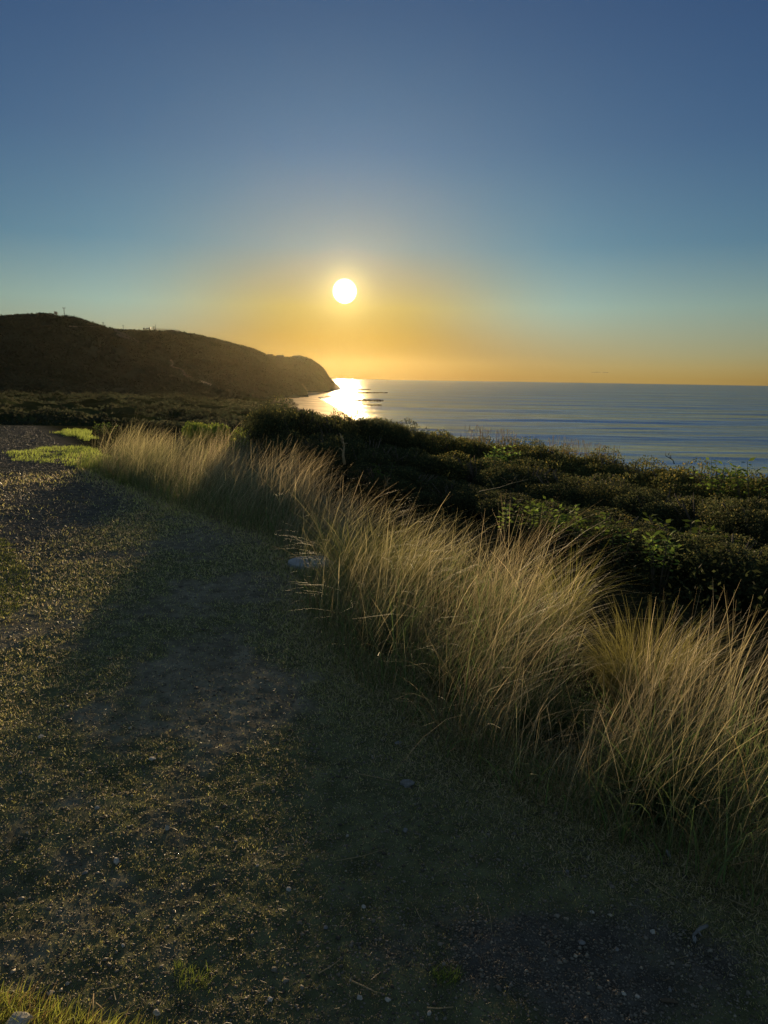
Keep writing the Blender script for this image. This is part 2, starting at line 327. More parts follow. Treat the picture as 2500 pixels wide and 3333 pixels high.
# scrub over the low dunes between the lookout and the hills
n = 260000; r = np.exp(rs.uniform(math.log(27), math.log(620), n)); th = rs.uniform(R(-42), R(8), n); x = r*np.sin(th); y = r*np.cos(th)
cl = fbm(x, y, 10, 3, 401)+.6*fbm(x, y, 34, 3, 11); d = shore(y)-x; k = (cl > -.04) & (d > np.where(y > 250, 44, 62)); x, y, r, cl = x[k], y[k], r[k], cl[k]
p = np.stack([x, y, H(x, y)], 1); sz = (.25+.0030*r)*rs.uniform(.5, 1.3, len(r)); p[:, 2] += np.clip(cl, 0, 1)*2.2*sst(40, 150, r)*rs.rand(len(r))
scatter_quads('dune_scrub', p, sz, scrub_col(p, 410, 1.45)*np.array([1.15, 1.0, .9]), 'low wind-shaped scrub over the dunes between the gravel lookout and the hills', 'scrub', .4, M_dleaf)

# pale foot tracks on the hills, laid on the slopes
bpy.context.view_layer.update()
dg = bpy.context.evaluated_depsgraph_get()
from mathutils.bvhtree import BVHTree
BV = [BVHTree.FromObject(o, dg) for _, _, o in HILLS]
def hill_hit(px, py):
    d = Vector(ray(px, py)); best = None
    for b in BV:
        h = b.ray_cast(Vector(EYE), d)
        if h[0] is not None and (best is None or h[3] < best[3]): best = h
    return best
def track(pts, w, col, idx):
    P = []
    for a, b in zip(pts[:-1], pts[1:]):
        for t in np.linspace(0, 1, 12)[:-1]: P.append((a[0]+(b[0]-a[0])*t, a[1]+(b[1]-a[1])*t))
    hits = [hill_hit(*q) for q in P]; hits = [(h[0]-Vector(ray(*q))*6+Vector((0, 0, .5))) for h, q in zip(hits, P) if h is not None]
    V = []; F = []
    for i, h in enumerate(hits):
        w_ = w*(.6+.6*random.random()); up = Vector((0, .45, .9)); dirr = (hits[min(i+1, len(hits)-1)]-hits[max(i-1, 0)]).normalized(); sd = dirr.cross(Vector((0, -.8, .5))).normalized()*w_/2
        V += [h-sd, h+sd]
        if i: b = 2*i; F.append((b-2, b-1, b+1, b))
    if len(F) < 2: return
    tag(obj('dirt_track', pymesh('dirt_track', [(V, F)], mat('track_sand', col, .9, 0, (.2, .5)))), kind='structure')
track([(553, 1171), (562, 1180), (560, 1190), (556, 1194), (568, 1199), (580, 1201), (594, 1208), (601, 1220), (612, 1228), (625, 1232)], 3.0, (.10, .09, .07), 0)
track([(648, 1240), (668, 1248), (690, 1256)], 2.4, (.26, .23, .19), 1)
track([(225, 1063), (255, 1065), (290, 1064), (330, 1066)], 2.2, (.11, .10, .08), 2)
track([(368, 1072), (385, 1083), (410, 1093), (432, 1104), (452, 1117)], 3.5, (.08, .072, .06), 3)
track([(380, 1088), (405, 1098), (430, 1108)], 2.6, (.10, .09, .075), 4)
track([(983, 1250), (992, 1262), (1003, 1277)], 3.0, (.07, .06, .045), 5)

# ------------------------------------------------------------------ sea
SEAR = 5200.0
rr = np.concatenate([[0], np.exp(np.linspace(math.log(10), math.log(SEAR), 60))]); tt = np.linspace(0, 2*math.pi, 181)
x, y = polar_land(rr, tt); V = np.stack([x.ravel(), y.ravel(), np.full(x.size, SEA)], 1)
mw = bpy.data.materials.new('sea_water'); mw.use_nodes = True; n_ = mw.node_tree.nodes; l_ = mw.node_tree.links
n_.remove(n_['Principled BSDF']); tcn = n_.new('ShaderNodeTexCoord')
def wnoise(scl, rot, det, rough=.6):
    mp = n_.new('ShaderNodeMapping'); mp.inputs['Scale'].default_value = (*scl, 1); mp.inputs['Rotation'].default_value = (0, 0, rot); l_.new(tcn.outputs['Object'], mp.inputs[0])
    z = n_.new('ShaderNodeTexNoise'); z.inputs['Scale'].default_value = 1; z.inputs['Detail'].default_value = det; z.inputs['Roughness'].default_value = rough; l_.new(mp.outputs[0], z.inputs['Vector']); return z.outputs['Fac']
b1 = n_.new('ShaderNodeBump'); b1.inputs['Distance'].default_value = 3.5; b1.inputs['Strength'].default_value = 1; l_.new(wnoise((.005, .032), R(8), 5), b1.inputs['Height']); b0 = n_.new('ShaderNodeBump'); b0.inputs['Distance'].default_value = 26; b0.inputs['Strength'].default_value = 1; l_.new(wnoise((.0028, .010), R(5), 3, .55), b0.inputs['Height']); l_.new(b0.outputs[0], b1.inputs['Normal'])
b2 = n_.new('ShaderNodeBump'); b2.inputs['Distance'].default_value = .40; b2.inputs['Strength'].default_value = 1; l_.new(wnoise((.15, .35), R(-12), 6, .65), b2.inputs['Height']); l_.new(b1.outputs[0], b2.inputs['Normal'])
gl = n_.new('ShaderNodeBsdfGlossy'); gl.inputs['Color'].default_value = (.50, .70, 1, 1); gl.inputs['Roughness'].default_value = .035; l_.new(b2.outputs[0], gl.inputs['Normal'])
df = n_.new('ShaderNodeBsdfDiffuse'); df.inputs['Color'].default_value = (.085, .135, .175, 1)
fr = n_.new('ShaderNodeFresnel'); fr.inputs['IOR'].default_value = 1.33; l_.new(b2.outputs[0], fr.inputs['Normal'])
cl_ = n_.new('ShaderNodeMapRange'); cl_.inputs[1].default_value = 0; cl_.inputs[2].default_value = 1; cl_.inputs[3].default_value = .12; cl_.inputs[4].default_value = .56; l_.new(fr.outputs[0], cl_.inputs[0])
# wind streaks: long bands of rougher and calmer water
st_ = n_.new('ShaderNodeMapRange'); st_.inputs[1].default_value = .36; st_.inputs[2].default_value = .64; st_.inputs[3].default_value = .84; st_.inputs[4].default_value = 1.12; l_.new(wnoise((.0016, .022), R(4), 7, .62), st_.inputs[0])
s2_ = n_.new('ShaderNodeMapRange'); s2_.inputs[1].default_value = .3; s2_.inputs[2].default_value = .7; s2_.inputs[3].default_value = .72; s2_.inputs[4].default_value = 1.3; l_.new(wnoise((.03, .11), R(-5), 6, .7), s2_.inputs[0])
mm_ = n_.new('ShaderNodeMath'); mm_.operation = 'MULTIPLY'; l_.new(st_.outputs[0], mm_.inputs[0]); l_.new(s2_.outputs[0], mm_.inputs[1])
s3_ = n_.new('ShaderNodeMapRange'); s3_.inputs[1].default_value = .3; s3_.inputs[2].default_value = .7; s3_.inputs[3].default_value = .78; s3_.inputs[4].default_value = 1.25; l_.new(wnoise((.22, .55), R(9), 6, .72), s3_.inputs[0])
m3_ = n_.new('ShaderNodeMath'); m3_.operation = 'MULTIPLY'; l_.new(mm_.outputs[0], m3_.inputs[0]); l_.new(s3_.outputs[0], m3_.inputs[1]); mm_ = m3_
mc_ = n_.new('ShaderNodeMath'); mc_.operation = 'MULTIPLY'; mc_.use_clamp = True; l_.new(mm_.outputs[0], mc_.inputs[0]); l_.new(cl_.outputs[0], mc_.inputs[1])
g2 = n_.new('ShaderNodeBsdfGlossy'); g2.inputs['Color'].default_value = (1, .88, .62, 1); g2.inputs['Roughness'].default_value = .20; l_.new(b2.outputs[0], g2.inputs['Normal'])
gm = n_.new('ShaderNodeMixShader'); gm.inputs[0].default_value = .10; l_.new(gl.outputs[0], gm.inputs[1]); l_.new(g2.outputs[0], gm.inputs[2]); gl = gm
ms = n_.new('ShaderNodeMixShader'); l_.new(mc_.outputs[0], ms.inputs[0]); l_.new(df.outputs[0], ms.inputs[1]); l_.new(gl.outputs[0], ms.inputs[2]); l_.new(ms.outputs[0], n_['Material Output'].inputs['Surface'])
sea = tag(obj('sea', mesh('sea', V, grid_faces(181, 61)[:, ::-1], mw)), kind='structure')

yb = np.linspace(330, 1300, 240); ob = np.linspace(-16, 30, 24); Y, O = np.meshgrid(yb, ob, indexing='ij'); xw = shore(Y.ravel())-O.ravel()*(1+.5*fbm(Y.ravel(), Y.ravel()*0, 60, 3, 71))
zb_ = H(xw, Y.ravel(), False)+.06+.05*fbm(xw, Y.ravel(), 18, 3, 72)
cw = np.array([.50, .38, .23])[None]*(1+.35*fbm(xw, Y.ravel()*.5, 12, 3, 73))[:, None]
M_wet = mat('wet_sand', None, 1, 0, (.2, .1), .03, .4, 0); t_ = M_wet.node_tree; gw = t_.nodes.new('ShaderNodeBsdfGlossy'); gw.inputs['Roughness'].default_value = .5; gw.inputs['Color'].default_value = (1, .85, .65, 1)
mq = t_.nodes.new('ShaderNodeMixShader'); mq.inputs[0].default_value = .035; t_.links.new(t_.nodes['Principled BSDF'].outputs[0], mq.inputs[1]); t_.links.new(gw.outputs[0], mq.inputs[2]); t_.links.new(mq.outputs[0], t_.nodes['Material Output'].inputs['Surface'])
tag(obj('beach', mesh('beach', np.stack([xw, Y.ravel(), zb_], 1), grid_faces(240, 24), M_wet, cw, True)), kind='structure')
# reef platforms and rocks off the headland
def reef(x0, x1, y0, y1, seed, label, h=.45):
    n = 70; top = []; bot = []
    for i in range(n+1):
        t = i/n; px = x0+(x1-x0)*t; e = math.sin(math.pi*t)**.5*max(.12, min(1, .55+1.6*mnoise.noise(Vector((t*13+seed*3, 7, seed))))); j = .5+.5*mnoise.noise(Vector((t*9, seed, 0))); j2 = .5+.5*mnoise.noise(Vector((t*9, seed+5, 0)))
        yc = (y0+y1)/2; hh = (y1-y0)/2*e
        top.append(gp(px, yc-hh*j*1.5-.35, SEA+h)); bot.append(gp(px, yc+hh*j2*1.5+.35, SEA+h))
    c = np.mean(top+bot, axis=0); V = []; F = []
    m_ = 5
    for i in range(n+1):
        for k in range(m_): t = k/(m_-1); p = top[i]*(1-t)+bot[i]*t-c; V.append((p[0], p[1], (.5*mnoise.noise(Vector((i*.6, k*2., seed))) if 0 < k < m_-1 else -1.3)))
    for i in range(n):
        for k in range(m_-1): a = i*m_+k; F.append((a, a+m_, a+m_+1, a+1))
    o = obj('rock_shelf', pymesh('rock_shelf', [(V, F)], M_rock), loc=c); tag(o, label, 'rock', 'rock shelves off the headland')
reef(1160, 1206, 1266, 1269, 1, 'thin dark rock shelf farthest out, just off the tip of the headland')
reef(1128, 1262, 1274, 1280, 2, 'longest flat dark rock shelf, running straight out from the headland tip')
reef(1141, 1248, 1296, 1309, 3, 'broad dark rock shelf with ragged edges in the sun glitter')
reef(1103, 1242, 1315, 1319, 4, 'narrow dark rock shelf nearest the beach in the glitter')
reef(1058, 1082, 1288, 1292, 5, 'small dark rock patch on the wet sand below the headland')
reef(1092, 1120, 1296, 1298, 6, 'short sliver of dark rock between the wet sand and the broad shelf')
c = gp(1126, 1264, SEA); tag(obj('sea_rock', rock_mesh('sea_rock', (2.2, 1.8, 1.6), 3, M_rock), loc=c), 'lone dark rock poking out of the bright water right of the headland tip', 'rock')
# far coast on the horizon
u = np.linspace(1072, 1262, 120); V = []; Dd = 5050
for i, px in enumerate(u):
    b0 = at(px, 1230, Dd); t = (px-1072)/190; hh = (5+11*math.exp(-((t-.12)/.2)**2)+7*math.exp(-((t-.45)/.16)**2)+3*math.exp(-((t-.8)/.12)**2))*(1-t)**.35*(.75+.5*mnoise.noise(Vector((t*14, 0, 2))))+.5
    for dy, z in ((-60, -2), (-20, hh*.7), (10, hh), (60, hh*.6), (130, -2)): V.append((b0[0], b0[1]+dy, SEA+z*1.0))
tag(obj('hills', mesh('hills', V, grid_faces(120, 5), M_far, np.tile([[.05, .05, .04]], (600, 1)), True)), kind='structure')

# ------------------------------------------------------------------ things on the ridges
def base_on(px, py, dist): return at(px, py, dist)
def pole(px, ytop, ybot, dist, arm, label, extra=0):
    p = base_on(px, ybot, dist); q = base_on(px, ytop, dist); h = q[2]-p[2]
    e = obj('utility_pole', None, loc=(p[0], p[1], p[2]-2)); tag(e, label, 'pole', 'utility poles along the ridges')
    obj('pole', pymesh('pole', [tube([(0, 0, 0), (0, 0, h+2)], [.42, .30], 8)], M_dark), e)
    if arm:
        for k in range(arm): obj('crossarm', pymesh('crossarm', [box(-arm_w(h), arm_w(h), -.15, .15, h+1.2-k*1.5, h+1.55-k*1.5)] + [box(s*arm_w(h)*.9-.15, s*arm_w(h)*.9+.15, -.15, .15, h+1.55-k*1.5, h+2.2-k*1.5) for s in (-1, 1)], M_dark), e)
def arm_w(h): return max(.9, h*.17)
pole(210, 1001, 1032, 872, 1, 'tallest utility pole, standing alone on the highest part of the left hill')
pole(336, 1049, 1062, 895, 1, 'short pole on the falling shoulder of the left hill')
pole(402, 1059, 1077, 1150, 1, 'single utility pole on the dip between the two hills')
pole(501, 1062, 1080, 1160, 2, 'utility pole with a crossarm, left of the thin mast beside the crane jib')
pole(507, 1056, 1080, 1160, 0, 'thin bare mast right of the crossarm pole under the crane jib')
pole(874, 1147, 1158, 1400, 0, 'small pole behind the boxy house at the left end of the headland top')
pole(921, 1150, 1162, 1400, 0, 'small pole standing over the long flat house on the headland')
pole(971, 1153, 1160, 1420, 0, 'small pole above the rounded grove on the headland')
# dish and antenna cluster
p = at(182, 1027, 866); e = tag(obj('antenna_cluster', None, loc=p), 'small cluster of aerials on a mast left of the tallest pole', 'antenna')
obj('mast', pymesh('mast', [tube([(0, 0, -3), (0, 0, 4.2)], [.3, .2])], M_dark), e)
obj('panel_bank', pymesh('panel_bank', [box(-1.3+k*.8, -.8+k*.8, -.3, .3, 1.3, 4.4-.5*(k % 2)) for k in range(4)], M_dark), e)
obj('side_aerial', pymesh('side_aerial', [tube([(-1.5, 0, 2), (-1.6, 0, 5)], [.12, .1])], M_dark), e); obj('side_aerial', pymesh('side_aerial', [tube([(2.4, 0, 1), (2.4, 0, 4)], [.12, .12]), tube([(0, 0, 2.6), (2.4, 0, 2.6)], [.1, .1])], M_dark), e)
# tower crane behind the middle ridge
D0 = 1220; pc = at(488, 1080, D0); zt = at(488, 1070, D0)[2]-pc[2]; e = tag(obj('tower_crane', None, loc=(pc[0], pc[1], pc[2]-12)), 'tower crane behind the middle ridge with its long jib level above the trees', 'crane')
def truss(x0, x1, z0, z1, hgt, n, t=.22):
    P = []
    for i in range(n):
        a = i/n; b_ = (i+1)/n; xa, xb = x0+(x1-x0)*a, x0+(x1-x0)*b_; za, zb = z0+(z1-z0)*a, z0+(z1-z0)*b_
        P += [tube([(xa, -.7, za), (xb, -.7, zb)], [t, t], 4), tube([(xa, .7, za), (xb, .7, zb)], [t, t], 4), tube([(xa, 0, za+hgt), (xb, 0, zb+hgt)], [t, t], 4), tube([(xa, -.7, za), (xb, 0, zb+hgt)], [t*.6, t*.6], 4), tube([(xb, .7, zb), (xa, 0, za+hgt)], [t*.6, t*.6], 4)]
    return P
T0 = 12+zt; K_ = D0/FPX
obj('mast', pymesh('mast', [box(-1, 1, -1, 1, 0, T0)], M_steel), e)
obj('jib', pymesh('jib', truss(3, 92*K_, T0-.3, T0-2.6, 1.1, 22), M_steel), e)
obj('counter_jib', pymesh('counter_jib', truss(-16*K_, -2, T0, T0, .8, 6), M_steel), e)
obj('counterweight', pymesh('counterweight', [box(-19.5*K_, -16*K_, -1, 1, T0-1.6, T0+1.4)], M_dark), e)
obj('cab', pymesh('cab', [box(-1.3, 1.2, -1.2, 1.2, T0-2, T0+2.2)], M_steel), e)
obj('hoist_gear', pymesh('hoist_gear', [box(-10*K_, -3*K_, -.8, .8, T0-.1, T0+1.2)], M_dark), e)
# houses on the headland
def house(px0, px1, ytop, ybot, dist, label, hip=0):
    a = at(px0, ybot, dist); b_ = at(px1, ybot, dist); h = at(px0, ytop, dist)[2]-a[2]; w_ = np.linalg.norm(b_-a); c = (a+b_)/2; hw = w_/2; rf = h*.28
    e = tag(obj('house', None, loc=(c[0], c[1], c[2]-2.5)), label, 'house', 'houses along the headland top'); zb = h+2.5-rf
    obj('wall', pymesh('wall', [box(-hw, hw, -4, 4, 0, zb)], M_wall, False), e)
    if hip:
        V = [(-hw-.5, -4.5, zb), (hw+.5, -4.5, zb), (hw+.5, 4.5, zb), (-hw-.5, 4.5, zb), (-hw+3, 0, zb+rf), (hw-3, 0, zb+rf)]; Fr = [(0, 1, 5, 4), (1, 2, 5), (2, 3, 4, 5), (3, 0, 4), (0, 3, 2, 1)]
        obj('roof', pymesh('roof', [(V, Fr)], M_roof, False), e)
    else: obj('roof', pymesh('roof', [box(-hw-.5, hw+.5, -4.5, 4.5, zb, zb+rf)], M_roof, False), e)
    for k in range(3):
        xx = -hw+w_*(k+.5)/3; obj('window', pymesh('window', [box(xx-.9, xx+.9, -4.06, -4.0, zb-1.8, zb-.5)], M_glass, False), e)
house(872, 888, 1153, 1160, 1395, 'small flat-roofed box house at the left end of the headland top')
house(900, 925, 1155.5, 1162, 1395, 'long house with a hipped roof in the middle of the headland top', 1)
house(952, 976, 1157, 1163, 1405, 'low house half hidden by the rounded grove on the headland', 1)
house(550, 566, 1075, 1081, 1155, 'flat-roofed building on the middle ridge under the tip of the crane jib')

# ------------------------------------------------------------------ plants
def crown(n, lobes, leaf, seed, up=.25, flat=.8):
    r_ = np.random.RandomState(seed); L_ = r_.randint(0, len(lobes), n*2); lb = np.array(lobes)[L_]
    d = r_.normal(size=(n*2, 3)); d /= np.linalg.norm(d, axis=1, keepdims=True); rad = 1-np.abs(r_.normal(0, .17, n*2)); rad += .16*np.array([mnoise.noise(Vector(q)*3.1+Vector((seed, 0, 0))) for q in d+lb[:, :3]*2])
    C = lb[:, :3] + d*rad[:, None]*lb[:, 3:4]*np.array([1, 1, flat]); k = C[:, 2] > .03; C = C[k][:n]; d = d[k][:n]
    D = d*.6 + r_.normal(size=C.shape)*.6 + np.array([.15, 0, up]); W = r_.normal(size=C.shape)
    return leaves(C, D, W, leaf*r_.uniform(.6, 1.3, len(C)), leaf*r_.uniform(.35, .6, len(C))), C
def lobes(seed, n, w=.5):
    r_ = np.random.RandomState(seed); o = []
    for i in range(n):
        a = r_.rand()*6.28; q = r_.rand()**.5*w; rr_ = r_.uniform(.2, .30); o.append((q*math.cos(a), q*math.sin(a), (r_.uniform(.56, .70) if i % 3 else r_.uniform(.2, .45))*(1-.30*(q/w)**2), rr_))
    return o
def leafcol(C, base_, var, tipc=None):
    r_ = np.random.RandomState(len(C)); c = np.array(base_)[None]*(1+var*r_.uniform(-1, 1, len(C)))[:, None]
    cl = np.array([mnoise.noise(Vector(q)*4) for q in C]); c *= (1+.45*cl)[:, None]
    if tipc is not None:
        k = r_.rand(len(C)) < .12; c[k] = np.array(tipc)*(r_.uniform(.6, 1.2, k.sum()))[:, None]
    return np.repeat(np.clip(c, .008, .5), 4, 0)
def stems(seed, n, spread=.4, h=.8, r0=.022):
    r_ = random.Random(seed); P = []
    for i in range(n):
        a = r_.random()*6.28; q = spread*r_.uniform(.3, 1); b_ = (r_.uniform(-.05, .05), r_.uniform(-.05, .05), -.12)
        m1 = (q*.35*math.cos(a), q*.35*math.sin(a), h*.4); e_ = (q*math.cos(a), q*math.sin(a), h*r_.uniform(.8, 1)); P.append(tube([b_, m1, e_], [r0, r0*.7, r0*.25], 5))
        for k in range(2):
            f = (e_[0]+r_.uniform(-.2, .2), e_[1]+r_.uniform(-.2, .2), e_[2]-r_.uniform(-.05, .2)); P.append(tube([m1, f], [r0*.5, r0*.15], 4))
    return P
PROTO = {}
def make_proto(kind, seed):
    if kind == 'dense': (V, F), C = crown(26000, lobes(seed, 17, .55), .026, seed); c = leafcol(C, (.062, .074, .034), .45, (.24, .21, .07))
    elif kind == 'mixed': (V, F), C = crown(17000, lobes(seed, 18, .6), .032, seed, .3); c = leafcol(C, (.088, .098, .036), .5, (.32, .26, .07))
    elif kind == 'broad': (V, F), C = crown(6500, lobes(seed, 13, .5), .055, seed, .1); c = leafcol(C, (.22, .29, .06), .4, (.38, .34, .08))
    fo = mesh('foliage', V, F, M_leaf, c); st = pymesh('stem', stems(seed, 9), M_bark)
    return fo, st
for kd in ('dense', 'mixed', 'broad'): PROTO[kd] = [make_proto(kd, s) for s in (1, 2, 3, 4)]
def shrub(kd, px, ytop, dist, width, label, name='shrub', grp='coastal shrubs along the seaward slope', v=None):
    q = at(px, ytop, dist); z0 = float(H(q[0:1], q[1:2], False)[0]); h = max(.35, (q[2]-z0)*1.02)
    fo, st = PROTO[kd][(v if v is not None else random.randrange(4))]
    e = tag(obj(name, None, loc=(q[0], q[1], z0-.03)), label, 'shrub', grp); e.rotation_euler[2] = random.uniform(0, 6.28)
    e.scale = (width, width*random.uniform(.85, 1.1), h/.83); obj('foliage', fo, e); obj('stem', st, e); return e
SHR = [
 ('dense', 912, 1312, 13.0, 1.25, 'large dark rounded shrub at the left end of the scrub, beside the beach'),
 ('dense', 985, 1320, 12.6, 1.2, 'dark shrub just right of the large rounded one by the beach'),
 ('dense', 1052, 1330, 13.0, 1.2, 'dark shrub top against the wet sand, left of the brightest glitter'),
 ('dense', 1128, 1338, 12.0, 1.15, 'dark shrub on the skyline straight below the sun'),
 ('dense', 1195, 1340, 12.2, 1.05, 'dark rounded shrub on the skyline just right of the sun glitter'),
 ('dense', 1262, 1356, 12.4, 1.1, 'low dark shrub on the skyline where the blue sea begins'),
 ('dense', 1335, 1380, 12.6, .8, 'small round dark shrub standing up on the skyline'),
 ('mixed', 1400, 1398, 12.8, 1.1, 'brown-green shrub on the skyline right of the small round one'),
 ('mixed', 1475, 1402, 13.0, 1.15, 'brown-green shrub on the skyline below the left group of tall stalks'),
 ('mixed', 1550, 1412, 13.0, 1.1, 'brown-green shrub on the skyline under the thin bare stalks'),
 ('mixed', 1625, 1420, 13.2, 1.1, 'brown-green shrub behind the bright yellow-green plant'),
 ('dense', 1722, 1428, 13.4, .75, 'small dark mound of a shrub on the skyline past the stalks'),
 ('mixed', 1690, 1438, 12.4, 1.1, 'brown shrub in front of the small dark mound on the skyline'),
 ('mixed', 1785, 1450, 12.0, 1.1, 'brown shrub on the skyline in the middle of the slope'),
 ('mixed', 1870, 1460, 11.6, 1.1, 'brown shrub on the skyline below the right group of stalks'),
 ('mixed', 1950, 1472, 11.2, 1.05, 'brown shrub on the skyline right of the right group of stalks'),
 ('mixed', 2035, 1490, 10.8, 1.05, 'low brown shrub on the skyline left of the bare branch'),
 ('mixed', 2115, 1500, 10.4, 1.0, 'low olive shrub beneath the bare branch'),
 ('mixed', 2195, 1512, 10.0, 1.0, 'low olive shrub just right of the bare branch'),
 ('mixed', 2275, 1520, 9.6, 1.0, 'low olive shrub left of the tall leafy plants'),
 ('mixed', 2360, 1530, 9.3, 1.0, 'olive shrub behind the tall leafy plants on the right'),
 ('mixed', 2450, 1540, 9.0, 1.0, 'olive shrub under the rightmost leafy plant'),
 ('mixed', 2560, 1540, 8.8, 1.1, 'olive shrub cut off by the right edge'),
 ('dense', 960, 1415, 10.8, 1.0, 'grey-green shrub in front of the large rounded shrub'),
 ('dense', 1075, 1400, 10.6, 1.05, 'dark shrub mass behind the pale dead branch'),
 ('dense', 1190, 1420, 10.4, 1.05, 'dark shrub directly right of the pale dead branch'),
 ('dense', 1310, 1445, 10.6, 1.1, 'dark rounded shrub in the middle of the scrub, left of the twiggy plant'),
 ('mixed', 1430, 1462, 10.8, 1.1, 'dull shrub behind the small twiggy plant'),
 ('dense', 1560, 1475, 10.6, 1.1, 'dark shrub left of the bright yellow-green plant'),
 ('dense', 1710, 1505, 10.0, 1.15, 'dark shrub right of the bright yellow-green plant'),
 ('dense', 1860, 1530, 9.4, 1.15, 'dark shrub in the shaded middle of the slope'),
 ('dense', 2010, 1555, 8.9, 1.1, 'dark shrub in the shade below the bare branch'),
 ('dense', 2160, 1580, 8.4, 1.1, 'dark shrub in the shade below the low olive ones'),
 ('dense', 2320, 1600, 7.8, 1.1, 'almost black shrub below the tall leafy plants'),
 ('dense', 2490, 1610, 7.4, 1.1, 'almost black shrub at the right edge below the leafy plants'),
 ('dense', 1480, 1560, 9.0, 1.0, 'shaded shrub behind the tops of the tall dry grass'),
 ('dense', 1640, 1590, 8.4, 1.0, 'shaded shrub behind the row of fresh green plants'),
 ('dense', 1820, 1630, 7.8, 1.0, 'shaded shrub right of the row of fresh green plants'),
 ('dense', 2000, 1670, 7.2, 1.0, 'shaded shrub left of the lone fresh green plant'),
 ('dense', 2190, 1700, 6.6, 1.0, 'shaded shrub behind the lone fresh green plant'),
 ('dense', 2400, 1730, 6.1, 1.0, 'shaded shrub low at the right edge'),
 ('dense', 1330, 1530, 9.4, .9, 'shaded shrub behind the seedy grass heads'),
 ('dense', 1230, 1500, 9.6, .85, 'shaded shrub at the foot of the scrub above the middle grass'),
 ('broad', 660, 1362, 14.6, .85, 'bright green bush left of its pair behind the golden grass'),
 ('broad', 770, 1352, 14.8, .9, 'bright green bush right of its pair behind the golden grass'),
 ('broad', 850, 1378, 13.4, .8, 'russet and green bush between the golden grass and the large dark shrub'),
 ('broad', 920, 1420, 11.9, .6, 'small green bush at the right end of the golden grass'),
]
for t in SHR: shrub(*t)
# leafy plants: upright stems with big leaves
def leafy(px, ytop, dist, width, nst, label, bright=1.0, leaf=.075, hmin=.5):
    q = at(px, ytop, dist); z0 = float(H(q[0:1], q[1:2], False)[0]); h = max(hmin, q[2]-z0)
    r_ = np.random.RandomState(int(px)); e = tag(obj('leafy_plant', None, loc=(q[0], q[1], z0-.02)), label, 'plant', 'fresh leafy plants in the scrub')
    P = []; C = []; D = []
    for i in range(nst):
        a = r_.rand()*6.28; sp = width*.5*r_.rand()**.6; hh = h*r_.uniform(.72, 1.0); tip = np.array([sp*math.cos(a), sp*math.sin(a), hh]); b_ = tip*np.array([.25, .25, 0]); mid = (b_+tip)/2+np.array([0, 0, hh*.06])
        P.append(tube([b_, mid, tip], [.007, .005, .002], 4))
        for k in range(16):
            t = 1-(k/16)**1.3*.5; pos = b_*(1-t)+tip*t+ (0 if t > .9 else 1)*np.array([0, 0, hh*.03]); an = k*2.4; el = .5+.5*(t > .93)
            d = np.array([math.cos(an), math.sin(an), el*r_.uniform(-.4, .9)]); C.append(pos+d*leaf*.55); D.append(d)
    C = np.array(C); D = np.array(D); V, F = leaves(C, D, np.tile([[0, 0, 1.]], (len(C), 1))+r_.normal(0, .35, C.shape), leaf*r_.uniform(.6, 1.2, len(C)), leaf*.55*r_.uniform(.7, 1.1, len(C)))
    c = np.repeat(np.clip(np.array([.17, .25, .05])[None]*bright*r_.uniform(.6, 1.25, (len(C), 1)), 0, .6), 4, 0)
    obj('foliage', mesh('foliage', V, F, M_leaf, c), e); obj('stem', pymesh('stem', P, M_bark), e)
for t in [(1632, 1452, 11.6, .6, 26, 'brightest yellow-green leafy plant, alone on the sunny scrub slope', 1.9, .07),
          (1515, 1478, 11.2, .30, 5, 'small twiggy plant with pale leaves left of the brightest plant', 1.4, .05),
          (2345, 1488, 8.8, .6, 12, 'tall leafy plant on the skyline near the right edge', 1.0, .08),
          (2400, 1500, 8.6, .5, 9, 'leafy plant on the skyline just right of the tallest one', .9, .08),
          (2490, 1492, 8.4, .6, 10, 'leafy plant on the skyline cut by the right edge', .9, .08),
          (1640, 1632, 6.7, .12, 3, 'slim fresh green sprig, leftmost behind the tall grass', 1.5, .05),
          (1740, 1655, 6.9, .55, 16, 'low fresh green plant below the slim sprig', .75, .06),
          (1838, 1640, 6.8, .5, 12, 'fresh green plant with nodding tips in the middle of the row', 1.1, .06),
          (1930, 1700, 6.5, .5, 14, 'darker leafy plant at the right of the row behind the grass', .7, .06),
          (2160, 1712, 5.8, .32, 7, 'lone fresh green plant in the dark hollow right of the row', 1.4, .065),
          (2020, 1745, 6.2, .2, 4, 'tiny green sprig between the row and the lone plant', 1.1, .05),
          (2010, 1590, 9.0, .5, 9, 'dull leafy plant in the shaded middle of the scrub', .6, .06),
          (1250, 1500, 9.2, .35, 6, 'small leafy plant by the foot of the middle shrubs', .6, .05),
          (2230, 1690, 6.4, .8, 14, 'dark leafy plant in the hollow at the right', .5, .08),
          (330, 1372, 18.0, .8, 10, 'leafy green tuft at the left tip of the golden grass', .8, .07)]: leafy(*t)
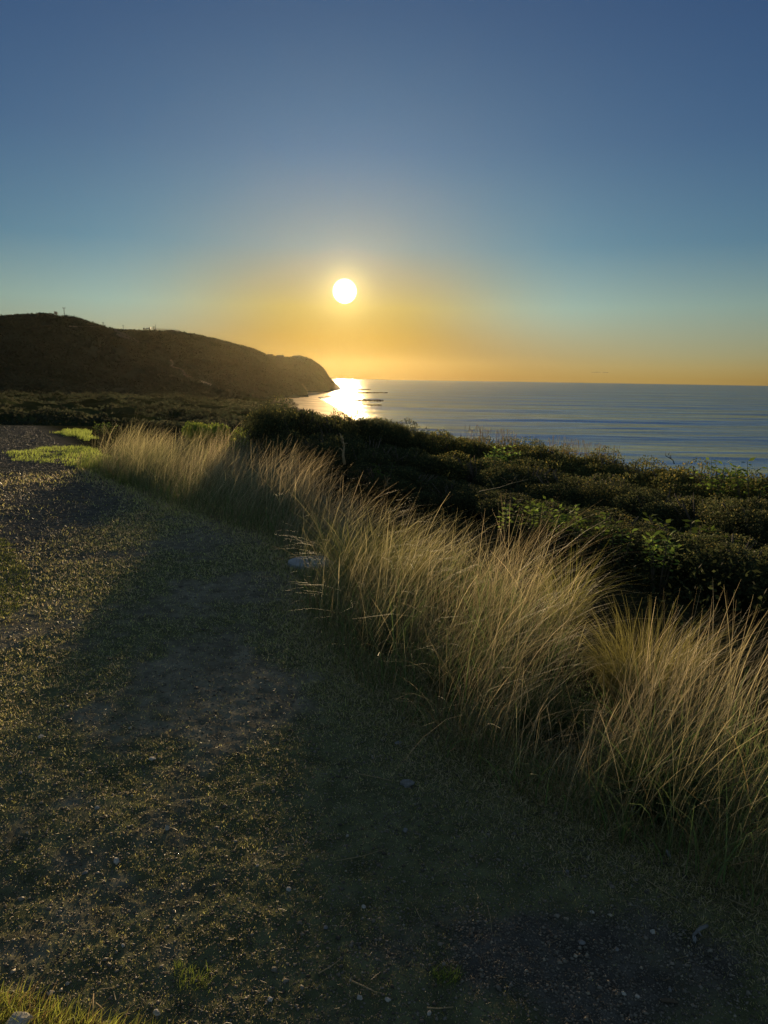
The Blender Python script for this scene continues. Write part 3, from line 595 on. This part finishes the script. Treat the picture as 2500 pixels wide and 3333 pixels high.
# dead branches
def branchy(name, px, ybase, ytop, dist, lean, label, r0=.012, rough=1, m_=M_twig, cat='branch', nb=6):
    p = at(px, ybase, dist); q = at(px+lean, ytop, dist); v = q-p; r_ = random.Random(px); P = []
    pts = [np.zeros(3), v*.33+np.array([r_.uniform(-.05, .05)*rough, 0, 0]), v*.66+np.array([r_.uniform(-.05, .05)*rough, 0, 0]), v]
    P.append(tube(pts, [r0, r0*.8, r0*.55, r0*.25], 6))
    for k in range(nb):
        t = r_.uniform(.3, .9); s = v*t; e_ = s + np.array([r_.uniform(-.5, .5), r_.uniform(-.3, .3), r_.uniform(.1, .6)])*np.linalg.norm(v)*.4; P.append(tube([s, (s+e_)/2+np.array([0, 0, .02]), e_], [r0*.45, r0*.3, r0*.12], 5))
    tag(obj(name, pymesh(name, P, m_), loc=p), label, cat)
branchy('dead_branch', 1122, 1512, 1420, 9.3, -10, 'pale dead branch standing in front of the dark shrubs below the sun', .022, 2)
branchy('bare_branch', 2195, 1510, 1470, 9.9, -28, 'thin bare forked branch sticking up over the sea on the skyline', .008, 1, M_bark)
branchy('dead_branch', 1560, 1600, 1560, 8.0, 160, 'thin fallen twig lying across the shaded shrubs', .006, 1)
branchy('seedy_plant', 1230, 1690, 1550, 6.9, 30, 'dry seedy weed rising above the middle grass', .004, 1, M_twig, 'plant', 14)
# thin stalks against the sea
def stalks(n, x0, x1, seed, label):
    r_ = np.random.RandomState(seed); P = []; wd = []
    for i in range(n):
        px = r_.uniform(x0, x1); yt = np.interp(px, [900, 1300, 1500, 1700, 1900, 2100, 2500], [1330, 1385, 1400, 1425, 1455, 1490, 1530]); dist = r_.uniform(11, 13)
        a = at(px, yt+30, dist); b_ = at(px+r_.uniform(-8, 12), yt-r_.uniform(0, 24), dist); mid = (a+b_)/2+np.array([r_.uniform(-.02, .02), 0, 0]); P.append([a, (a+mid)/2, mid, (mid+b_)/2, b_]); wd.append([.004, .004, .003, .003, .007])
    V, F = ribbons(np.array(P), np.array(wd), np.tile([[1., .2, 0]], (n, 1))); me = mesh('tall_stalks', V, F, M_grass, np.tile([[.10, .08, .05]], (len(V), 1)))
    tag(obj('tall_stalks', me), label, 'stalks', kind='stuff')
stalks(70, 1520, 1680, 5, 'thin bare stalks on the skyline above the middle shrubs'); stalks(120, 1780, 2010, 6, 'thin bare stalks on the skyline farther right')

# undergrowth filling the slope between shrubs
n = 330000; x = rs.uniform(-7, 16, n); y = rs.uniform(1, 22, n); s, arc = edge_s(x, y); k = (s > 1.7) & (s < 13) & (np.abs(np.arctan2(x, y)) < R(42)) & (rs.rand(n) < sst(1.5, 2.6, s)); x, y, s = x[k], y[k], s[k]
k = ~((x < -1.5) & (s < 5)); x, y, s = x[k], y[k], s[k]
cl = .5+.5*fbm(x, y, .8, 3, 500)*1.6; hh = np.clip(cl, .05, 1.2)*.62*rs.rand(len(x))**.6*sst(1.5, 3, s); C = np.stack([x, y, H(x, y, False)+hh], 1); D = rs.normal(size=C.shape); D[:, 2] = np.abs(D[:, 2]); 
V, F = leaves(C, D, rs.normal(size=C.shape), .048*rs.uniform(.5, 1.4, len(C)), .022*rs.uniform(.5, 1.3, len(C)))
c = np.array([.05, .062, .026])[None]*rs.uniform(.5, 1.5, (len(C), 1))*(1+.4*fbm(x, y, .5, 2, 510))[:, None]
tag(obj('undergrowth', mesh('undergrowth', V, F, M_leaf, np.repeat(np.clip(c, .006, .4), 4, 0))), 'tangled dark leafy undergrowth between the shrubs on the seaward slope', 'undergrowth', kind='stuff')

# ------------------------------------------------------------------ tall dry grass along the edge
def blades(x, y, h, lean_az, lean, w0, k=7, droop=.0, curve=2.0):
    n = len(x); t = np.linspace(0, 1, k)[None, :]; z0 = H(x, y, True)
    out = (lean[:, None]*(t**curve))*h[:, None]; px = x[:, None]+np.sin(lean_az)[:, None]*out; py = y[:, None]+np.cos(lean_az)[:, None]*out
    pz = z0[:, None]-.01+h[:, None]*(t - .38*(lean[:, None]**2)*t**3 - droop*t**4)
    P = np.stack([px, py, pz], 2); wd = w0[:, None]*(1-.75*t**1.5); a = rs.uniform(0, math.pi, n); side = np.stack([np.cos(a), np.sin(a), np.zeros(n)], 1)
    return P, wd, side
def belt_points(n, wfun, ymax=19):
    x = rs.uniform(-9, 3.5, n); y = rs.uniform(.8, ymax, n); s, arc = edge_s(x, y); cc = gp(990, 1845); k = inpoly(x, y, BELT) & (np.hypot(x-cc[0], y-cc[1]) > .26); x, y, s = x[k], y[k], s[k]; return x, y, s, s+segdist(x, y, BELT)
BELT = [gp(a, b)[:2] for a, b in EDGE_PX] + [gp(a, b, .62)[:2] for a, b in [(255, 1412), (400, 1388), (560, 1388), (680, 1405), (850, 1428), (960, 1460), (1090, 1530), (1230, 1600), (1480, 1632), (1700, 1710), (1980, 1850), (2260, 1930), (2700, 2080)]] + [gp(2900, 3100)[:2]]
def inpoly(x, y, P_):
    ins = np.zeros(len(x), bool)
    for a, b in zip(P_, P_[1:]+P_[:1]): ins ^= ((a[1] > y) != (b[1] > y)) & (x < (b[0]-a[0])*(y-a[1])/(b[1]-a[1]+1e-12)+a[0])
    return ins
def segdist(x, y, P_):
    q = np.full(len(x), 1e9)
    for a, b in zip(P_, P_[1:]+P_[:1]):
        d = b-a; t = np.clip(((x-a[0])*d[0]+(y-a[1])*d[1])/(d@d), 0, 1); q = np.minimum(q, np.hypot(x-a[0]-t*d[0], y-a[1]-t*d[1]))
    return q
def wbelt(x, y): return np.interp(y, [0, 2, 5, 7, 9, 12, 16, 24], [1.35, 1.7, 2.3, 2.2, 2.6, 3.6, 4.2, 3.0])
def grass_h(x, y, s, W_):
    e = sst(-.05, .42, W_-s+.10); cl = fbm(x, y, .75, 3, 600); far_ = sst(7, 13, y)
    g = (.24+.50*e)*(1+.38*cl)*(1-.04*far_)
    for (a, b, wd_, am) in ((gp(950, 1840), gp(1180, 1640), .30, .12), (gp(1820, 2520), gp(2010, 2080), .22, .75), (gp(1330, 2330), gp(1500, 1980), .15, .45)):
        d = b[:2]-a[:2]; t = np.clip(((x-a[0])*d[0]+(y-a[1])*d[1])/(d@d), 0, 1); q = np.hypot(x-a[0]-t*d[0], y-a[1]-t*d[1]); g = g*(1-am*np.exp(-(q/wd_)**2))
    return g
n0 = 300000; x, y, s, W_ = belt_points(n0, wbelt)
dens = np.interp(np.hypot(x, y), [0, 3, 6, 10, 18], [1, 1, .8, .62, .5]); clump = sst(-.7, .15, fbm(x, y, .28, 2, 610)); k = rs.rand(len(x)) < .85*dens*(.22+.78*clump); x, y, s, W_ = x[k], y[k], s[k], W_[k]
hh = grass_h(x, y, s, W_)*rs.uniform(.55, 1.18, len(x)); n = len(x)
shade = sst(.25, -.25, fbm(x, y, 2.2, 2, 620))
az = R(80)+rs.normal(0, .6, n)+.5*fbm(x, y, .7, 2, 615); ln_ = np.clip(rs.normal(.56, .26, n)+.25*fbm(x, y, .6, 2, 616), .05, 1.25); od = rs.rand(n) < .16; od &= np.hypot(x, y) > 2.9; az[od] = rs.uniform(0, 6.28, od.sum()); ln_[od] *= rs.uniform(.5, 1.4, od.sum())
P, wd, sd = blades(x, y, hh, az, ln_, rs.uniform(.0010, .0019, n)*np.interp(np.hypot(x, y), [3, 14], [1, 2.0]), 7, 0, 1.9)
hd_ = (rs.rand(n) < .45)[:, None]; wd[:, -2:-1] *= np.where(hd_, 2.4, 1.1); wd[:, -3:-2] *= np.where(hd_, 1.7, 1)
V, F = ribbons(P, wd, sd)
tan = np.array([.62, .50, .31]); olive = np.array([.33, .36, .12]); mixg = np.clip(.5+.9*fbm(x, y, .9, 2, 630)+rs.normal(0, .2, n), 0, 1)[:, None]
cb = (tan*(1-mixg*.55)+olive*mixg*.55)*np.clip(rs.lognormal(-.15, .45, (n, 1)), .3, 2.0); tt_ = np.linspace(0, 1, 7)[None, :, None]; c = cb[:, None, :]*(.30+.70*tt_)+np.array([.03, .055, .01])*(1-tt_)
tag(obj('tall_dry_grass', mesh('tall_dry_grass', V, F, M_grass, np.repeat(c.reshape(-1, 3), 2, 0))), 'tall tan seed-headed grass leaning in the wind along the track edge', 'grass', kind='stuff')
print('dry blades', n)
# greener, broader blades low in the belt
x, y, s, W_ = belt_points(190000, wbelt); k = rs.rand(len(x)) < np.interp(np.hypot(x, y), [0, 4, 8, 16], [.9, .8, .5, .4]); x, y, s, W_ = x[k], y[k], s[k], W_[k]; n = len(x)
hh = grass_h(x, y, s, W_)*rs.uniform(.25, .78, n); az = rs.uniform(0, 6.28, n); ln_ = np.clip(rs.normal(.6, .3, n), .05, 1.4)
P, wd, sd = blades(x, y, hh, az, ln_, rs.uniform(.003, .0065, n), 6, .12, 1.7); V, F = ribbons(P, wd, sd)
c = np.array([.15, .22, .07])[None]*rs.uniform(.5, 1.3, (n, 1)); dry = rs.rand(n) < .25; c[dry] = np.array([.22, .17, .08])*rs.uniform(.6, 1.2, (dry.sum(), 1))
tag(obj('green_grass', mesh('green_grass', V, F, M_grass, np.repeat(np.repeat(c, 6, 0), 2, 0))), 'darker green blades low among the tall dry grass', 'grass', kind='stuff')
# tussocks that stand out
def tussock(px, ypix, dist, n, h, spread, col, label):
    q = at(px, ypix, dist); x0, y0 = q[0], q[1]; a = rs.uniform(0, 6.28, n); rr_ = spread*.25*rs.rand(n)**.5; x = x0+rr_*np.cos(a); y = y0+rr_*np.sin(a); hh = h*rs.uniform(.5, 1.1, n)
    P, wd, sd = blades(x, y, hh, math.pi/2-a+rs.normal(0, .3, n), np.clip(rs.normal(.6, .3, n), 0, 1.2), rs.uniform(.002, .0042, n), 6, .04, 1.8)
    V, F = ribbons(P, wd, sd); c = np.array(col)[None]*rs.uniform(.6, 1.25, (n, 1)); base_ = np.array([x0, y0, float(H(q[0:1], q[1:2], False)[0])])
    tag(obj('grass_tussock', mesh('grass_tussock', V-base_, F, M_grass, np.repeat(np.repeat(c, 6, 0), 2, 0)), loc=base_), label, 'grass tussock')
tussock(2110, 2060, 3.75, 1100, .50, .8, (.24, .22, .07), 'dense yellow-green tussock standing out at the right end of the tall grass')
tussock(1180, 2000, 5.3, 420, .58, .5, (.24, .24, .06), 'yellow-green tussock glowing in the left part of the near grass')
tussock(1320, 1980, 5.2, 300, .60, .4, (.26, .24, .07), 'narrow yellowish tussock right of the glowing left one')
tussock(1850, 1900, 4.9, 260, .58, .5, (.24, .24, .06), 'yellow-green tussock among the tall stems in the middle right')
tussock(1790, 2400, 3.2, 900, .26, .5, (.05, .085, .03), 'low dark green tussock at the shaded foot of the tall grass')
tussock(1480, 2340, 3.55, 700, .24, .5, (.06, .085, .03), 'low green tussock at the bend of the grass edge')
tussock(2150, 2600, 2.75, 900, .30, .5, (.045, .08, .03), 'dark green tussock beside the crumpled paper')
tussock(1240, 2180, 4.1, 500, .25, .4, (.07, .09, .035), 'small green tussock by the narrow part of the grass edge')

# ------------------------------------------------------------------ short turf, gravel and litter
def in_view_pts(n, rmin, rmax, ang=54, pw=1.0):
    n = int(n*1.45)
    r = np.exp(rs.uniform(math.log(rmin), math.log(rmax), n)); th = rs.uniform(R(-ang), R(ang), n); return r*np.sin(th), r*np.cos(th), r
x, y, r = in_view_pts(900000, .9, 13); s, _ = edge_s(x, y); g = gravmask(x, y); mm = mossmask(x, y)
pr = np.clip(.20+.75*mm, 0, 1)*(1-.85*g)+ .6*sst(-.5, .1, s); k = (s < .9) & (rs.rand(len(x)) < pr); x, y, r, s, mm = x[k], y[k], r[k], s[k], mm[k]; n = len(x)
hh = (.008+.0032*r)*rs.uniform(.4, 1.3, n)*(1+.9*sst(-.5, .2, s)); P, wd, sd = blades(x, y, hh, rs.uniform(0, 6.28, n), np.clip(rs.normal(.9, .4, n), 0, 1.6), .0012+.0010*r*rs.uniform(.6, 1.2, n), 3, 0, 1.3); V, F = ribbons(P, wd, sd)
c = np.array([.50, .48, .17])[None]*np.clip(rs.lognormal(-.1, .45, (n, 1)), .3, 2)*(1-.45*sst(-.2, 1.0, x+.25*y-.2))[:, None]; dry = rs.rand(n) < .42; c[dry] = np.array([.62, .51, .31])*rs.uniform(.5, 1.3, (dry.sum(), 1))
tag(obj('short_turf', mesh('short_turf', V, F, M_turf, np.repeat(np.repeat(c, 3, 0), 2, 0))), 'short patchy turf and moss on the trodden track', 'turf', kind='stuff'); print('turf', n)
# bright lawn patches at the far left and longer grass at the near left corner
def lawn(poly, n, h0, col, label, w=.004, lean=.5, dry=.0, soft=.5):
    P_ = np.array([gp(a, b)[:2] for a, b in poly]); lo, hi = P_.min(0), P_.max(0); x = rs.uniform(lo[0], hi[0], n); y = rs.uniform(lo[1], hi[1], n); ins = np.zeros(n, bool)
    for a, b in zip(P_, np.roll(P_, -1, 0)): ins ^= ((a[1] > y) != (b[1] > y)) & (x < (b[0]-a[0])*(y-a[1])/(b[1]-a[1]+1e-12)+a[0])
    x, y = x[ins], y[ins]; n = len(x); k = (fbm(x, y, h0*9, 3, 700) > -.45) & (segdist(x, y, [q for q in P_]) > (np.abs(fbm(x, y, h0*7, 3, 701))*h0*9+rs.rand(n)*h0*3)*soft); x, y = x[k], y[k]; n = len(x)
    P, wd, sd = blades(x, y, h0*rs.uniform(.4, 1.3, n), R(80)+rs.normal(0, 1.2, n), np.clip(rs.normal(lean, .3, n), 0, 1.4), w*rs.uniform(.6, 1.3, n), 5, 0, 1.6); V, F = ribbons(P, wd, sd)
    c = np.array(col)[None]*rs.uniform(.55, 1.3, (n, 1)); dk = rs.rand(n) < dry; c[dk] = np.array([.30, .22, .09])*rs.uniform(.6, 1.2, (dk.sum(), 1))
    tag(obj('lawn_grass', mesh('lawn_grass', V, F, M_grass, np.repeat(np.repeat(c, 5, 0), 2, 0))), label, 'grass', kind='stuff')
lawn([(60, 1468), (140, 1455), (300, 1450), (400, 1500), (360, 1545), (180, 1515), (20, 1500), (0, 1475)], 15000, .06, (.46, .56, .12), 'sunlit lime-green grass patch beside the gravel', .008)
lawn([(150, 1410), (200, 1398), (300, 1402), (330, 1430), (280, 1440), (200, 1420)], 16000, .08, (.44, .53, .12), 'farther sunlit lime-green grass strip at the plateau rim', .010)
lawn([(240, 1500), (420, 1500), (480, 1590), (390, 1590), (260, 1530)], 30000, .10, (.16, .22, .05), 'mid-green grass apron at the foot of the golden grass', .008)
lawn([(-40, 1730), (60, 1770), (130, 1900), (60, 2010), (-60, 2020)], 26000, .03, (.16, .19, .04), 'thin green grass patch at the left edge of the track', .005)
lawn([(-60, 3240), (70, 3235), (200, 3290), (330, 3330), (560, 3400), (560, 3520), (-60, 3520)], 3600, .060, (.42, .46, .08), 'bright yellow-green grass in the near left corner', .0022, .7, .35, 0)
lawn([(560, 3150), (680, 3150), (680, 3230), (580, 3230)], 220, .035, (.20, .26, .05), 'tiny fresh grass sprout on the near track', .0022, soft=0)
lawn([(1400, 3180), (1500, 3185), (1490, 3225), (1420, 3220)], 220, .035, (.16, .24, .05), 'small fresh grass sprout near the gravel patch', .0022, soft=0)
# gravel
x, y, r = in_view_pts(400000, 1.15, 24); s, _ = edge_s(x, y); g = gravmask(x, y); k = (s < .15) & (rs.rand(len(x)) < .35+.65*g) & (r < 24); x, y, r, g = x[k], y[k], r[k], g[k]; n = len(x); print('gravel', n)
sz = np.clip(rs.lognormal(math.log(.0021), .45, n), .001, .010)*np.interp(r, [1, 4, 24], [1, 1.6, 5.0])
o8 = np.array([[1, 0, 0], [-1, 0, 0], [0, 1, 0], [0, -1, 0], [0, 0, 1], [0, 0, -1]], float); V = o8[None]*rs.uniform(.6, 1.35, (n, 6, 1))+rs.normal(0, .14, (n, 6, 3)); V[..., 2] *= .65
a = rs.uniform(0, 6.28, n); ca, sa = np.cos(a)[:, None], np.sin(a)[:, None]; V = np.stack([V[..., 0]*ca-V[..., 1]*sa, V[..., 0]*sa+V[..., 1]*ca, V[..., 2]], 2)*sz[:, None, None]
V = V + np.stack([x, y, H(x, y)+sz*.25], 1)[:, None, :]; f8 = np.array([[0, 2, 4], [2, 1, 4], [1, 3, 4], [3, 0, 4], [2, 0, 5], [1, 2, 5], [3, 1, 5], [0, 3, 5]]); F = (f8[None]+(np.arange(n)*6)[:, None, None]).reshape(-1, 3)
c = np.array([.145, .130, .105])[None]*rs.uniform(.4, 1.5, (n, 1)); wm = rs.rand(n) < .08; c[wm] *= np.array([1.6, 1.55, 1.45])
tag(obj('gravel', mesh('gravel', V.reshape(-1, 3), F, M_peb, np.repeat(c, 6, 0), True)), 'fine loose gravel scattered over the track', 'gravel', kind='stuff')
# short straw bits
x, y, r = in_view_pts(3500, 1.2, 9); s, _ = edge_s(x, y); k = (s < .5); x, y, r = x[k], y[k], r[k]; n = len(x); a = rs.uniform(0, 6.28, n); ln_ = rs.lognormal(math.log(.010), .5, n)*(1+.1*r)
t = np.linspace(-.5, .5, 3)[None]; P = np.stack([x[:, None]+np.cos(a)[:, None]*ln_[:, None]*t, y[:, None]+np.sin(a)[:, None]*ln_[:, None]*t, H(x, y)[:, None]+.004+.004*rs.rand(n, 3)], 2)
V, F = ribbons(P, np.full((n, 3), .0014)*(1+.15*r)[:, None], np.stack([-np.sin(a), np.cos(a), rs.uniform(-.5, .5, n)], 1)); c = np.array([.20, .155, .085])[None]*rs.uniform(.5, 1.3, (n, 1))
tag(obj('straw_litter', mesh('straw_litter', V, F, M_turf, np.repeat(np.repeat(c, 3, 0), 2, 0))), 'short broken straw strewn over the track', 'straw', kind='stuff')

def gz(px, py):
    p = gp(px, py); p[2] = float(H(p[0:1], p[1:2])[0]); return p
STONES = [(1325, 2555, 40, .62, 'largest grey angular stone in the shade at the middle of the track', M_grey),
 (1321, 2703, 16, .9, 'small triangular grey stone below the largest grey one', M_grey),
 (1131, 2717, 12, .7, 'small pale stone left of the triangular one', M_pale), (1396, 2386, 12, .6, 'pale pebble at the foot of the shaded grass', M_pale),
 (1296, 2417, 22, .4, 'flat grey-brown stone left of the pebble at the shaded grass', M_grey), (1184, 2944, 16, .55, 'pale flat stone above the dry stalk pair in the lower middle', M_pale),
 (1662, 2507, 12, .6, 'pebble tucked under the green tussocks', M_pale), (1845, 2846, 17, .6, 'round stone at the top of the turf right of centre', M_grey),
 (1926, 2985, 15, .6, 'round pebble at the upper rim of the gravel patch', M_pale), (2124, 3038, 17, .65, 'pale round pebble left of the weathered stick', M_pale),
 (1892, 3075, 20, .5, 'long brownish pebble inside the gravel patch', M_grey), (2005, 3104, 15, .6, 'dark round pebble inside the gravel patch', M_grey),
 (2029, 3245, 14, .7, 'pebble low in the gravel patch, left of its twin', M_pale), (2073, 3254, 14, .7, 'pebble low in the gravel patch, right of its twin', M_pale),
 (1170, 3262, 17, .7, 'pale tan stone beside the short dry stalk at the bottom', M_pale), (1262, 3268, 18, .55, 'white-grey stone right of the pale tan one', M_pale),
 (1398, 3307, 15, .7, 'tan pebble touching the lowest stalk', M_pale), (2180, 3230, 13, .6, 'pebble above the dark twig in the lower right', M_grey),
 (494, 2470, 24, .35, 'pale flat stone catching the sun in the upper left of the lit track', M_pale), (133, 2399, 20, .35, 'flat pale stone near the left edge of the lit track', M_pale),
 (544, 2702, 14, 1.3, 'upright stone throwing a long shadow in the lit track', M_pale), (380, 2805, 22, .75, 'brightest white stone in the lit track', M_pale),
 (277, 2842, 18, .5, 'dull flat stone left below the brightest white one', M_grey), (317, 2633, 17, .8, 'round tan stone left of the upright one', M_pale),
 (424, 2366, 12, .6, 'small pale pebble above the pale flat stone', M_pale), (940, 2895, 19, .6, 'tan stone where sun and shade meet at the bottom of the shadow', M_pale),
 (401, 3082, 13, .8, 'round whitish pebble in the lower left', M_pale), (838, 2823, 11, .7, 'pebble in the lower end of the big shadow', M_pale),
 (66, 2520, 16, .5, 'grey flat stone at the left edge', M_grey), (880, 3252, 18, .6, 'white chip of stone near the bottom centre', M_pale),
 (1061, 3022, 15, .6, 'stone in the dim turf left of the bare twig', M_grey), (510, 3305, 22, .7, 'tan stone at the bottom edge beside the bright grass', M_pale),
 (165, 3237, 18, .5, 'cream stone at the rim of the bright corner grass', M_pale), (220, 3205, 11, .8, 'small cream pebble above the bright corner grass', M_pale)]
for i, (px, py, wpx, hr, lb, m_) in enumerate(STONES):
    p = gz(px, py); dist = np.linalg.norm(p-EYE); r_ = wpx/2*dist/FPX*1.05
    o = obj('stone', rock_mesh('stone', (r_, r_*random.uniform(.7, .95), r_*hr), i+1, m_, 2 if wpx < 25 else 3, .3, True), loc=(p[0], p[1], p[2]+r_*hr*.45)); o.rotation_euler[2] = random.uniform(0, 6.28); tag(o, lb, 'stone', 'stones on the track')
p = gz(70, 3335); o = obj('stone_slab', rock_mesh('stone_slab', (.034, .03, .022), 44, M_pale, 3, .2, True), loc=(p[0]-.004, p[1]-.006, p[2]+.012)); o.rotation_euler[2] = .3; tag(o, 'grey-beige block of stone in the bright grass at the bottom left corner', 'stone')
# straws lying on the ground
STR = [([(1165, 2527), (1225, 2538), (1280, 2551)], .0030, 'thick straw pointing at the largest grey stone'),
 ([(1692, 2548), (1745, 2612), (1809, 2668), (1880, 2692)], .0022, 'long bent straw on the shaded track right of centre'),
 ([(2103, 2876), (2165, 2915), (2228, 2958)], .0026, 'straight straw on the dark turf above the weathered stick'),
 ([(2374, 2941), (2440, 2968), (2510, 3000)], .0026, 'straw running out of the right edge'),
 ([(1586, 2955), (1596, 3000), (1600, 3054)], .0020, 'upright-looking straw at the left rim of the gravel patch'),
 ([(1351, 2958), (1363, 2985), (1378, 3011)], .0020, 'short slanting straw in the lower middle'),
 ([(1095, 2808), (1180, 2785), (1258, 2759)], .0020, 'thin straw rising to the right below the triangular stone'),
 ([(1217, 2440), (1218, 2465), (1215, 2487)], .0022, 'tiny vertical straw above the thick one'),
 ([(1165, 2317), (1235, 2368), (1294, 2403)], .0022, 'long straw at the foot of the middle grass'),
 ([(1271, 2308), (1360, 2328), (1434, 2349)], .0022, 'pale straw leaning out of the shaded grass edge'),
 ([(1036, 3181), (1075, 3160), (1108, 3138)], .0030, 'stout tan straw in the lower middle left of its pair'),
 ([(1145, 3213), (1190, 3236), (1229, 3255)], .0034, 'stout tan straw in the lower middle right of its pair'),
 ([(1389, 3298), (1430, 3301), (1475, 3303)], .0030, 'stout tan straw lying level near the bottom edge'),
 ([(832, 2551), (880, 2554), (922, 2558)], .0022, 'thin straw lying level in the big shadow'),
 ([(1410, 2380), (1440, 2410), (1470, 2446)], .0016, 'fine straw beside the pebble at the shaded grass'),
 ([(2015, 2665), (2090, 2640), (2168, 2610)], .0020, 'straw crossing behind the crumpled paper'),
 ([(305, 3330), (303, 3290), (306, 3245)], .0028, 'dry stem standing at the rim of the bright corner grass'),
 ([(312, 3275), (330, 3285), (345, 3300)], .0030, 'curled dry stem beside the standing one')]
for pts, rad, lb in STR:
    Q = [gz(*q) for q in pts]; c = Q[0].copy(); Q = [q-c+np.array([0, 0, rad+.006]) for q in Q]
    tag(obj('straw', pymesh('straw', [tube(Q, list(np.linspace(rad*.7, rad*.35, len(Q))), 5)], M_twig), loc=c), lb, 'straw', 'dry straws lying on the track')
p = gz(2255, 3062); q = gz(2300, 3035); v = q-p; tag(obj('stick', pymesh('stick', [tube([np.zeros(3), v*.5+np.array([0, 0, .012]), v+np.array([0, 0, .01])], [.004, .0055, .005], 7), tube([v*.3+np.array([0, 0, .008]), v*.05+np.array([.018, -.01, .004])], [.0035, .0015], 5)], M_grey), loc=p+np.array([0, 0, .006])), 'short weathered grey stick on the dark turf right of the gravel patch', 'stick')
p = gz(2150, 3272); q = gz(2205, 3275); v = q-p; tag(obj('stick', pymesh('stick', [tube([np.zeros(3), v*.5+np.array([0, 0, .003]), v], [.004, .005, .003], 6)], M_bark), loc=p+np.array([0, 0, .006])), 'dark twig lying level at the bottom right', 'stick')
def paper(px, py, sx, sy, lb, seed, nm='crumpled_paper'):
    p = gz(px, py); V = []; n = 10
    for i in range(n):
        for j in range(n):
            a, b = i/(n-1)-.5, j/(n-1)-.5; k = 1-.5*(a*a+b*b)*2; V.append((a*sx*k, b*sy*k, .010+.016*mnoise.noise(Vector((a*5, b*5, seed)))+.004*mnoise.noise(Vector((a*15, b*15, seed)))))
    tag(obj(nm, mesh(nm, np.array(V), grid_faces(n, n), M_paper), loc=p), lb, 'litter')
paper(2068, 2645, .042, .055, 'crumpled pale paper at the foot of the shaded grass', 3); paper(2174, 2790, .014, .045, 'narrow pale scrap of litter below the crumpled paper', 6, 'paper_scrap')
paper(2258, 3078, .012, .022, 'tiny pale scrap below the weathered stick', 9, 'paper_scrap')
# round concrete cover at the grass edge
p = gz(1010, 1836); e = tag(obj('concrete_cover', None, loc=(p[0]+.02, p[1], p[2]+.01)), 'round pale concrete cover half hidden in the grass edge', 'concrete cover')
n = 40; V = []; prof = [(.0, .035), (.17, .035), (.188, .028), (.19, .0), (.19, -.05)]
for r_, z in prof: V += [(r_*math.cos(2*math.pi*k/n)*1.15, r_*math.sin(2*math.pi*k/n), z) for k in range(n)]
F = [(i*n+k, i*n+(k+1) % n, (i+1)*n+(k+1) % n, (i+1)*n+k) for i in range(len(prof)-1) for k in range(n)]
obj('slab', pymesh('slab', [(V, F)], M_conc, False), e); obj('lifting_slot', pymesh('lifting_slot', [box(-.04, .04, .10, .115, .035, .039)], M_dark, False), e)

# ------------------------------------------------------------------ clouds near the horizon (outside the haze)
def cloud(px, py, wpx, hpx, seed, lb):
    D_ = 9000; p = at(px, py, D_); k = D_/FPX; parts = []
    for i in range(9):
        t = (i+.5)/9-.5; r_ = hpx*k*(.6+.5*random.random())*(1-1.2*t*t); bm = bmesh.new(); bmesh.ops.create_icosphere(bm, subdivisions=2, radius=1)
        Vv = [(v.co.x*wpx*k*.10+t*wpx*k, v.co.y*30, v.co.z*r_*.5+hpx*k*.35*math.sin(t*2.2+seed)+r_*.1) for v in bm.verts]; Ff = [tuple(v.index for v in f.verts) for f in bm.faces]; bm.free(); parts.append((Vv, Ff))
    tag(obj('cloud', pymesh('cloud', parts, M_cloud), loc=p), kind='structure')
M_cloud = mat('cloud', (.85, .82, .76), 1, .6, spec=0)
t_ = M_cloud.node_tree; tp = t_.nodes.new('ShaderNodeBsdfTransparent'); mq = t_.nodes.new('ShaderNodeMixShader'); mq.inputs[0].default_value = .12
t_.links.new(tp.outputs[0], mq.inputs[1]); t_.links.new(t_.nodes['Material Output'].inputs['Surface'].links[0].from_socket, mq.inputs[2]); t_.links.new(mq.outputs[0], t_.nodes['Material Output'].inputs['Surface'])
cloud(1941, 1212.5, 28, 2.6, 1, ''); cloud(1971, 1213, 17, 2.2, 2, '')

# ------------------------------------------------------------------ haze
me = pymesh('haze', [box(-SEAR-150, SEAR+150, -SEAR-150, SEAR+150, SEA-4.5, 98)], bpy.data.materials.new('haze'), False)
hm = me.materials[0]; hm.use_nodes = True; hm.node_tree.nodes.clear(); hn = hm.node_tree.nodes
vo = hn.new('ShaderNodeVolumePrincipled'); vo.inputs['Density'].default_value = HAZE_DENSITY; vo.inputs['Anisotropy'].default_value = .85; vo.inputs['Color'].default_value = (1, .90, .56, 1)
ho = hn.new('ShaderNodeOutputMaterial'); hm.node_tree.links.new(vo.outputs[0], ho.inputs['Volume'])
tag(obj('haze', me), 'thin sea haze in the evening air', 'haze', kind='stuff')
